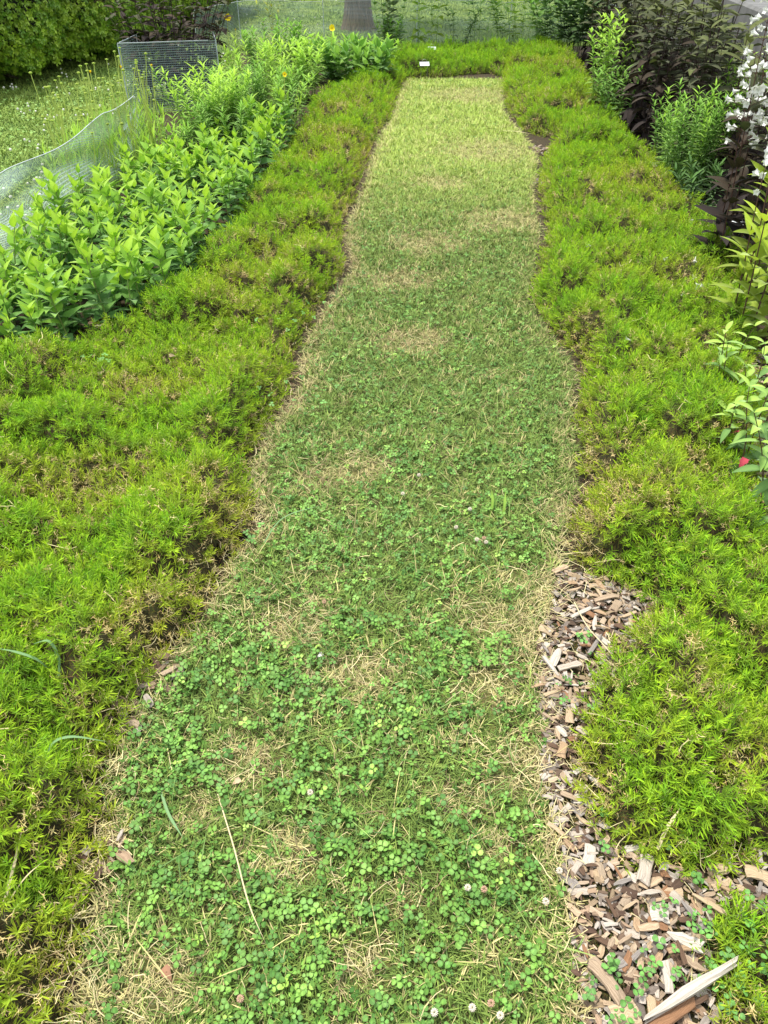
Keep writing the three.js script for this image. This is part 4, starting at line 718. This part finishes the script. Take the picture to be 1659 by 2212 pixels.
for (const [px, py, old] of [[1485 / 1.0 * 0.68, 1920], [1045, 1925, 1], [1178, 1950], [1208, 1882], [1030, 1165], [1045, 1165, 1], [870, 1070], [1015, 1100], [1050, 1170], [700, 1300, 1], [670, 1712], [505, 978], [1020, 2178], [938, 2190], [1060, 2170, 1], [905, 1025], [520, 2160, 1], [985, 1140], [1080, 2195]]) { const [x, z] = P(px, py, 0.04), r = thing('clover_flower', `${old ? 'browning' : 'small white'} clover head on ${across(px)} of path, ${along(py)}`, 'flower', [x, 0.01, z], R(0, 6), `${old ? 'browning' : 'white'} clover heads, ${across(px)} of the path, ${along(py)}`); const h = R(0.028, 0.04); part('flower_head', headG, old ? oldHead : headMat, r).position.y = h; part('stalk', tubeGeo([V(0, 0, 0), V(0.003, h / 2, 0), V(0, h, 0)], 0.001, 0.0008, 4, 3), stemGreen, r); }
function blade(pts, w, mat, label, name = 'grass_blade', category = 'grass blade') {
  const c = new THREE.CatmullRomCurve3(pts.map(([px, py, h]) => { const [x, z] = P(px, py, h); return V(x, h, z); })), n = 14, pos = [], idx = [], col = [];
  for (let i = 0; i <= n; i++) { const t = i / n, p = c.getPoint(t), tg = c.getTangent(t), s = new THREE.Vector3().crossVectors(tg, UPV).normalize().multiplyScalar((w / 2) * Math.min(1, (1 - t) * 3 + 0.05)); pos.push(p.x - s.x, p.y + w * 0.15, p.z - s.z, p.x, p.y, p.z, p.x + s.x, p.y + w * 0.15, p.z + s.z); col.push(1, 1, 1, 1.15, 1.1, 1.05, 0.95, 0.95, 0.95); if (i) { const b = i * 3; idx.push(b - 3, b - 2, b, b - 2, b + 1, b, b - 2, b - 1, b + 1, b - 1, b + 2, b + 1); } }
  return tag(part(name, geom(pos, idx, col), mat, scene), label, category);
}
const blueBlade = leafMat(0.2, 0.36, 0.16, 0.35), strawBlade = leafMat(0.6, 0.52, 0.32, 0.2);
blade([[128, 1462, 0.1], [126, 1420, 0.15], [105, 1385, 0.19], [70, 1392, 0.18]], 0.007, blueBlade, 'blue-green arching grass blade on the left phlox, right of its pair');
blade([[110, 1450, 0.1], [80, 1425, 0.15], [40, 1410, 0.17], [-10, 1400, 0.18]], 0.007, blueBlade, 'blue-green grass blade reaching out of the left edge over the phlox');
blade([[100, 1640, 0.1], [115, 1605, 0.13], [150, 1592, 0.14], [230, 1602, 0.12]], 0.007, blueBlade, 'pale grass blade bent over the left phlox by the path');
blade([[470, 1715, 0.02], [505, 1830, 0.05], [540, 1960, 0.06], [575, 2040, 0.03]], 0.0028, strawBlade, 'long straw stalk lying down the clover left of the bleached spot', 'dry_stalk', 'straw');
blade([[-10, 2010, 0.08], [15, 1930, 0.1], [35, 1850, 0.12], [48, 1790, 0.13]], 0.006, strawBlade, 'dry straw stalk at the left edge of the near phlox', 'dry_stalk', 'straw');
blade([[0, 1990, 0.08], [30, 1930, 0.1], [60, 1890, 0.12], [95, 1860, 0.12]], 0.003, strawBlade, 'thin dry straw forking from the stalk at the left edge', 'dry_stalk', 'straw');
blade([[1360, 1505, 0.05], [1330, 1490, 0.05], [1370, 1450, 0.08], [1440, 1390, 0.09]], 0.003, strawBlade, 'bent straw stem across the wood chips onto the phlox', 'dry_stalk', 'straw');
blade([[1240, 1300, 0.04], [1270, 1355, 0.05], [1310, 1400, 0.05], [1340, 1440, 0.04]], 0.003, strawBlade, 'straw stem lying over the upper wood chips', 'dry_stalk', 'straw');
blade([[1420, 1835, 0.06], [1440, 1790, 0.09], [1470, 1745, 0.1]], 0.007, strawBlade, 'pale dry blade standing at the near edge of the right phlox', 'dry_stalk', 'straw');
blade([[560, 1150 + 40, 0.02], [610, 1120, 0.06], [700, 1090, 0.07]], 0.004, blueBlade, 'long grass blade crossing from left phlox to path');
blade([[1060, 1110, 0.02], [1064, 1085, 0.05], [1062, 1060, 0.07]], 0.009, leafMat(0.25, 0.42, 0.06, 0.4), 'broad light green grass blade upright in the path clover, left of two');
blade([[1086, 1115, 0.02], [1090, 1090, 0.05], [1092, 1062, 0.07]], 0.009, leafMat(0.25, 0.42, 0.06, 0.4), 'broad light green grass blade upright in the path clover, right of two');
blade([[1085, 283, 0.03], [1115, 284, 0.05], [1150, 290, 0.03]], 0.012, strawBlade, 'pale straw lying on the far path by the right phlox', 'dry_stalk', 'straw');
blade([[345, 1700, 0.02], [365, 1760, 0.06], [395, 1810, 0.07]], 0.006, blueBlade, 'dark green grass blade fallen across the clover at left');

// ---------------------------------------------------------------- hedge, shrubs, tree, wall
const boxGeo = (() => { const l = []; for (let i = 0; i < 9; i++) { const a = i * 2.4, el = R(-0.1, 1.1); l.push(leafGeo({ L: 0.026, W: 0.016, rows: 2, fold: 0.3, curl: 0.3, shape: 'round', mid: [1.1, 1.1, 1] }).applyMatrix4(basis(V(Math.cos(a) * Math.cos(el), Math.sin(el), Math.sin(a) * Math.cos(el)), V(R(-0.4, 0.4), 1, R(-0.4, 0.4)), V(R(-0.01, 0.01), i * 0.0022, R(-0.012, 0.012)), 1))); } return mergeGeometries(l); })();
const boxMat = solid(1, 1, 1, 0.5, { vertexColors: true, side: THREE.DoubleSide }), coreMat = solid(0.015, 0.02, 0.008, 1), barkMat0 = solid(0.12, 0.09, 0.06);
function bush(name, label, spine, halfW, H, nLeaf, tone, base = 0.12) {
  const root = thing(name, label, name.includes('hedge') ? 'hedge' : 'shrub'), list = [], lumps = [];
  const at = (t) => { const k = t * (spine.length - 1), i = Math.min(spine.length - 2, Math.floor(k)), f = k - i; return [spine[i][0] + (spine[i + 1][0] - spine[i][0]) * f, spine[i][1] + (spine[i + 1][1] - spine[i][1]) * f, spine[i + 1][0] - spine[i][0], spine[i + 1][1] - spine[i][1]]; };
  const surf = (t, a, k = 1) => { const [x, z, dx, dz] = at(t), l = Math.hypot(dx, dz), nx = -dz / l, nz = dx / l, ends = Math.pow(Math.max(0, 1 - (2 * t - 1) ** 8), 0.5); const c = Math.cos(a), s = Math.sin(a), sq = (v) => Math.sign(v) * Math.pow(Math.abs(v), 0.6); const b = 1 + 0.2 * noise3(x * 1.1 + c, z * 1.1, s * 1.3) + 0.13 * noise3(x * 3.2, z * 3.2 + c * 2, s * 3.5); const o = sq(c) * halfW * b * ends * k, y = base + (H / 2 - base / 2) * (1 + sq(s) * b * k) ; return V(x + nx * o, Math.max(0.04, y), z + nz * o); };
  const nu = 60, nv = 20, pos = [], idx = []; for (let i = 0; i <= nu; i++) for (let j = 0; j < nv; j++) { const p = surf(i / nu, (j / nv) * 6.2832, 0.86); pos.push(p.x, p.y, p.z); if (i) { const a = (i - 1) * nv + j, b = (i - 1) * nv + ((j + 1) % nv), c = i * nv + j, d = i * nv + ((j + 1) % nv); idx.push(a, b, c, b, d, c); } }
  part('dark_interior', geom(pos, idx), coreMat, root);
  for (let i = 0; i < nLeaf; i++) {
    const t = rnd(), a = R(0, 6.2832), p = surf(t, a, R(0.84, 1.06)); if (!inView(p.x, p.y, p.z, 200)) continue;
    const c = mulc(mixc([0.13, 0.28, 0.02], [0.42, 0.58, 0.045], clamp(rnd() * 0.8 + 0.3 * noise3(p.x * 5, p.y * 5, p.z * 5))), tone * R(0.75, 1.15)); const [x, z] = at(t), out = V(p.x - x, (p.y - H * 0.5) * 1.4, p.z - z).normalize().add(V(R(-0.9, 0.9), R(-0.4, 1), R(-0.9, 0.9))).normalize();
    Q.setFromUnitVectors(UPV, out); list.push({ m: new THREE.Matrix4().compose(p, Q.clone(), V(1, 1, 1).multiplyScalar(R(0.9, 1.6))), c });
  }
  instanced('foliage', boxGeo, boxMat, list, root);
  const st = []; for (let i = 0; i < 14; i++) { const [x, z] = at((i + 0.5) / 14); st.push(tubeGeo([V(x + R(-0.3, 0.5), 0, z + R(-0.2, 0.2)), V(x + R(-0.2, 0.2), 0.25, z), V(x, 0.6, z + R(-0.2, 0.2))], 0.022, 0.012, 6, 5)); } part('trunks', mergeGeometries(st), barkMat0, root);
  return root;
}
bush('boxwood_hedge', 'clipped dark green boxwood hedge along the lawn at upper left', [[-5.9, -6.6], [-4.95, -9.2], [-4.2, -11.6], [-3.7, -14.2], [-3.3, -18.2]], 0.85, 1.45, 90000, 1);
for (const [x, z, w, h, n, tone, label] of [[-1.1, -20.6, 1.3, 1.6, 9000, 0.8, 'shrub beyond the far lawn just right of the hedge end'], [1.6, -21.5, 1.4, 1.8, 9000, 0.8, 'shrub beyond the far lawn behind the tree trunk'], [5.2, -22, 1.6, 2, 9000, 0.9, 'shrub beyond the far lawn at right']]) bush('garden_shrub', label, [[x - w, z], [x, z - 0.2], [x + w, z]], w * 0.7, h, n, tone);
const barkTex = canvasTex(512, 512, (g, w, h) => { g.fillStyle = '#75634f'; g.fillRect(0, 0, w, h); for (let i = 0; i < 900; i++) { const x = rnd() * w, y = rnd() * h, c = R(45, 165) | 0; g.strokeStyle = `rgba(${c},${c * 0.86 | 0},${c * 0.72 | 0},.55)`; g.lineWidth = R(2, 8); g.beginPath(); g.moveTo(x, y); g.bezierCurveTo(x + R(-12, 12), y + 25, x + R(-12, 12), y + 50, x + R(-14, 14), y + R(40, 110)); g.stroke(); } });
barkTex.repeat.set(2, 4);
{
  const [x, z] = P(774, 68), root = thing('shade_tree', 'grey-barked tree trunk standing in the lawn beyond the back net', 'tree', [x, 0, z]), mat = new THREE.MeshStandardMaterial({ map: barkTex, bumpMap: barkTex, bumpScale: 0.03, roughness: 0.95 });
  const pos = [], idx = [], uv = [], nr = 40, nh = 26; for (let j = 0; j <= nh; j++) for (let i = 0; i <= nr; i++) { const t = j / nh, a = (i / nr) * 6.2832, y = t * 3.4 - 0.02, r = (0.195 - 0.05 * t + 0.1 * Math.exp(-y * 5)) * (1 + 0.05 * noise3(Math.cos(a) * 2.5, y * 0.7, Math.sin(a) * 2.5) + 0.035 * noise3(Math.cos(a) * 9, y * 1.5, Math.sin(a) * 9)); pos.push(Math.cos(a) * r, y, Math.sin(a) * r); uv.push(i / nr, t); if (i && j) { const b = j * (nr + 1) + i, c = b - nr - 1; idx.push(c - 1, b - 1, c, c, b - 1, b); } }
  part('trunk', geom(pos, idx, null, uv), mat, root);
  const limbs = [], list = []; for (let k = 0; k < 8; k++) { const a = k * 0.8 + R(-0.3, 0.3), rr = R(0.9, 1.7), y1 = R(4.4, 6.4), e = V(Math.cos(a) * rr, y1, Math.sin(a) * rr); limbs.push(tubeGeo([V(0, 3, 0), V(Math.cos(a) * rr * 0.4, 3.9, Math.sin(a) * rr * 0.4), e], 0.09, 0.025, 7, 8)); for (let i = 0; i < 1100; i++) { const d = V(R(-1, 1), R(-1, 1), R(-1, 1)); if (d.lengthSq() > 1) continue; list.push({ m: upright(e.x + d.x * 1.0, e.y + d.y * 0.7, e.z + d.z * 1.0, R(2, 4), 1), c: mulc([0.09, 0.16, 0.03], R(0.7, 1.2)) }); } }
  part('limbs', mergeGeometries(limbs), mat, root); instanced('crown', boxGeo, boxMat, list, root);
}
{
  const concTex = canvasTex(512, 512, (g, w, h) => { g.fillStyle = '#9a9a98'; g.fillRect(0, 0, w, h); for (let i = 0; i < 9000; i++) { const c = R(105, 190) | 0; g.fillStyle = `rgba(${c},${c},${c - 3},.25)`; g.fillRect(rnd() * w, rnd() * h, R(1, 5), R(1, 5)); } for (let i = 0; i < 60; i++) { g.fillStyle = `rgba(55,55,55,${R(0.03, 0.1)})`; g.fillRect(rnd() * w, rnd() * h * 0.3, R(4, 30), R(60, 400)); } });
  const mat = new THREE.MeshStandardMaterial({ map: concTex, bumpMap: concTex, bumpScale: 0.004, roughness: 0.95, color: new THREE.Color(0.5, 0.5, 0.5) }), h = 0.88, [ax0, az] = P(1659, 36, h), ax = ax0 + 0.1, dirx = 0.1075;
  const root = thing('concrete_wall', 'low grey concrete wall with a pale flat top at the upper right corner', 'wall', [0, 0, 0]);
  // a long slab parallel to the path; its near side is ax metres out where it leaves the picture
  const pos = [], idx = [], uv = [], sect = [[0, -0.02], [0, h - 0.025], [0.025, h], [1.6, h], [1.6, -0.02]], z0 = az + 4, z1 = az - 13;
  for (const z of [z0, z1]) { let u = 0; sect.forEach(([x, y], i) => { if (i) u += Math.hypot(x - sect[i - 1][0], y - sect[i - 1][1]); pos.push(ax + x + (az - z) * dirx, y, z); uv.push(z * 0.5, u * 0.5); }); }
  for (let i = 0; i < 4; i++) idx.push(i, i + 5, i + 1, i + 1, i + 5, i + 6);
  idx.push(0, 1, 4, 1, 3, 4, 1, 2, 3, 5, 9, 6, 6, 9, 8, 6, 8, 7);
  const g = geom(pos, idx, null, uv).toNonIndexed(); g.computeVertexNormals(); part('slab', g, mat, root);
}

// ---------------------------------------------------------------- draw
const renderer = new THREE.WebGLRenderer({ antialias: true });
renderer.toneMapping = THREE.LinearToneMapping; renderer.toneMappingExposure = EXPOSURE;
renderer.shadowMap.enabled = true;
renderer.render(scene, camera);
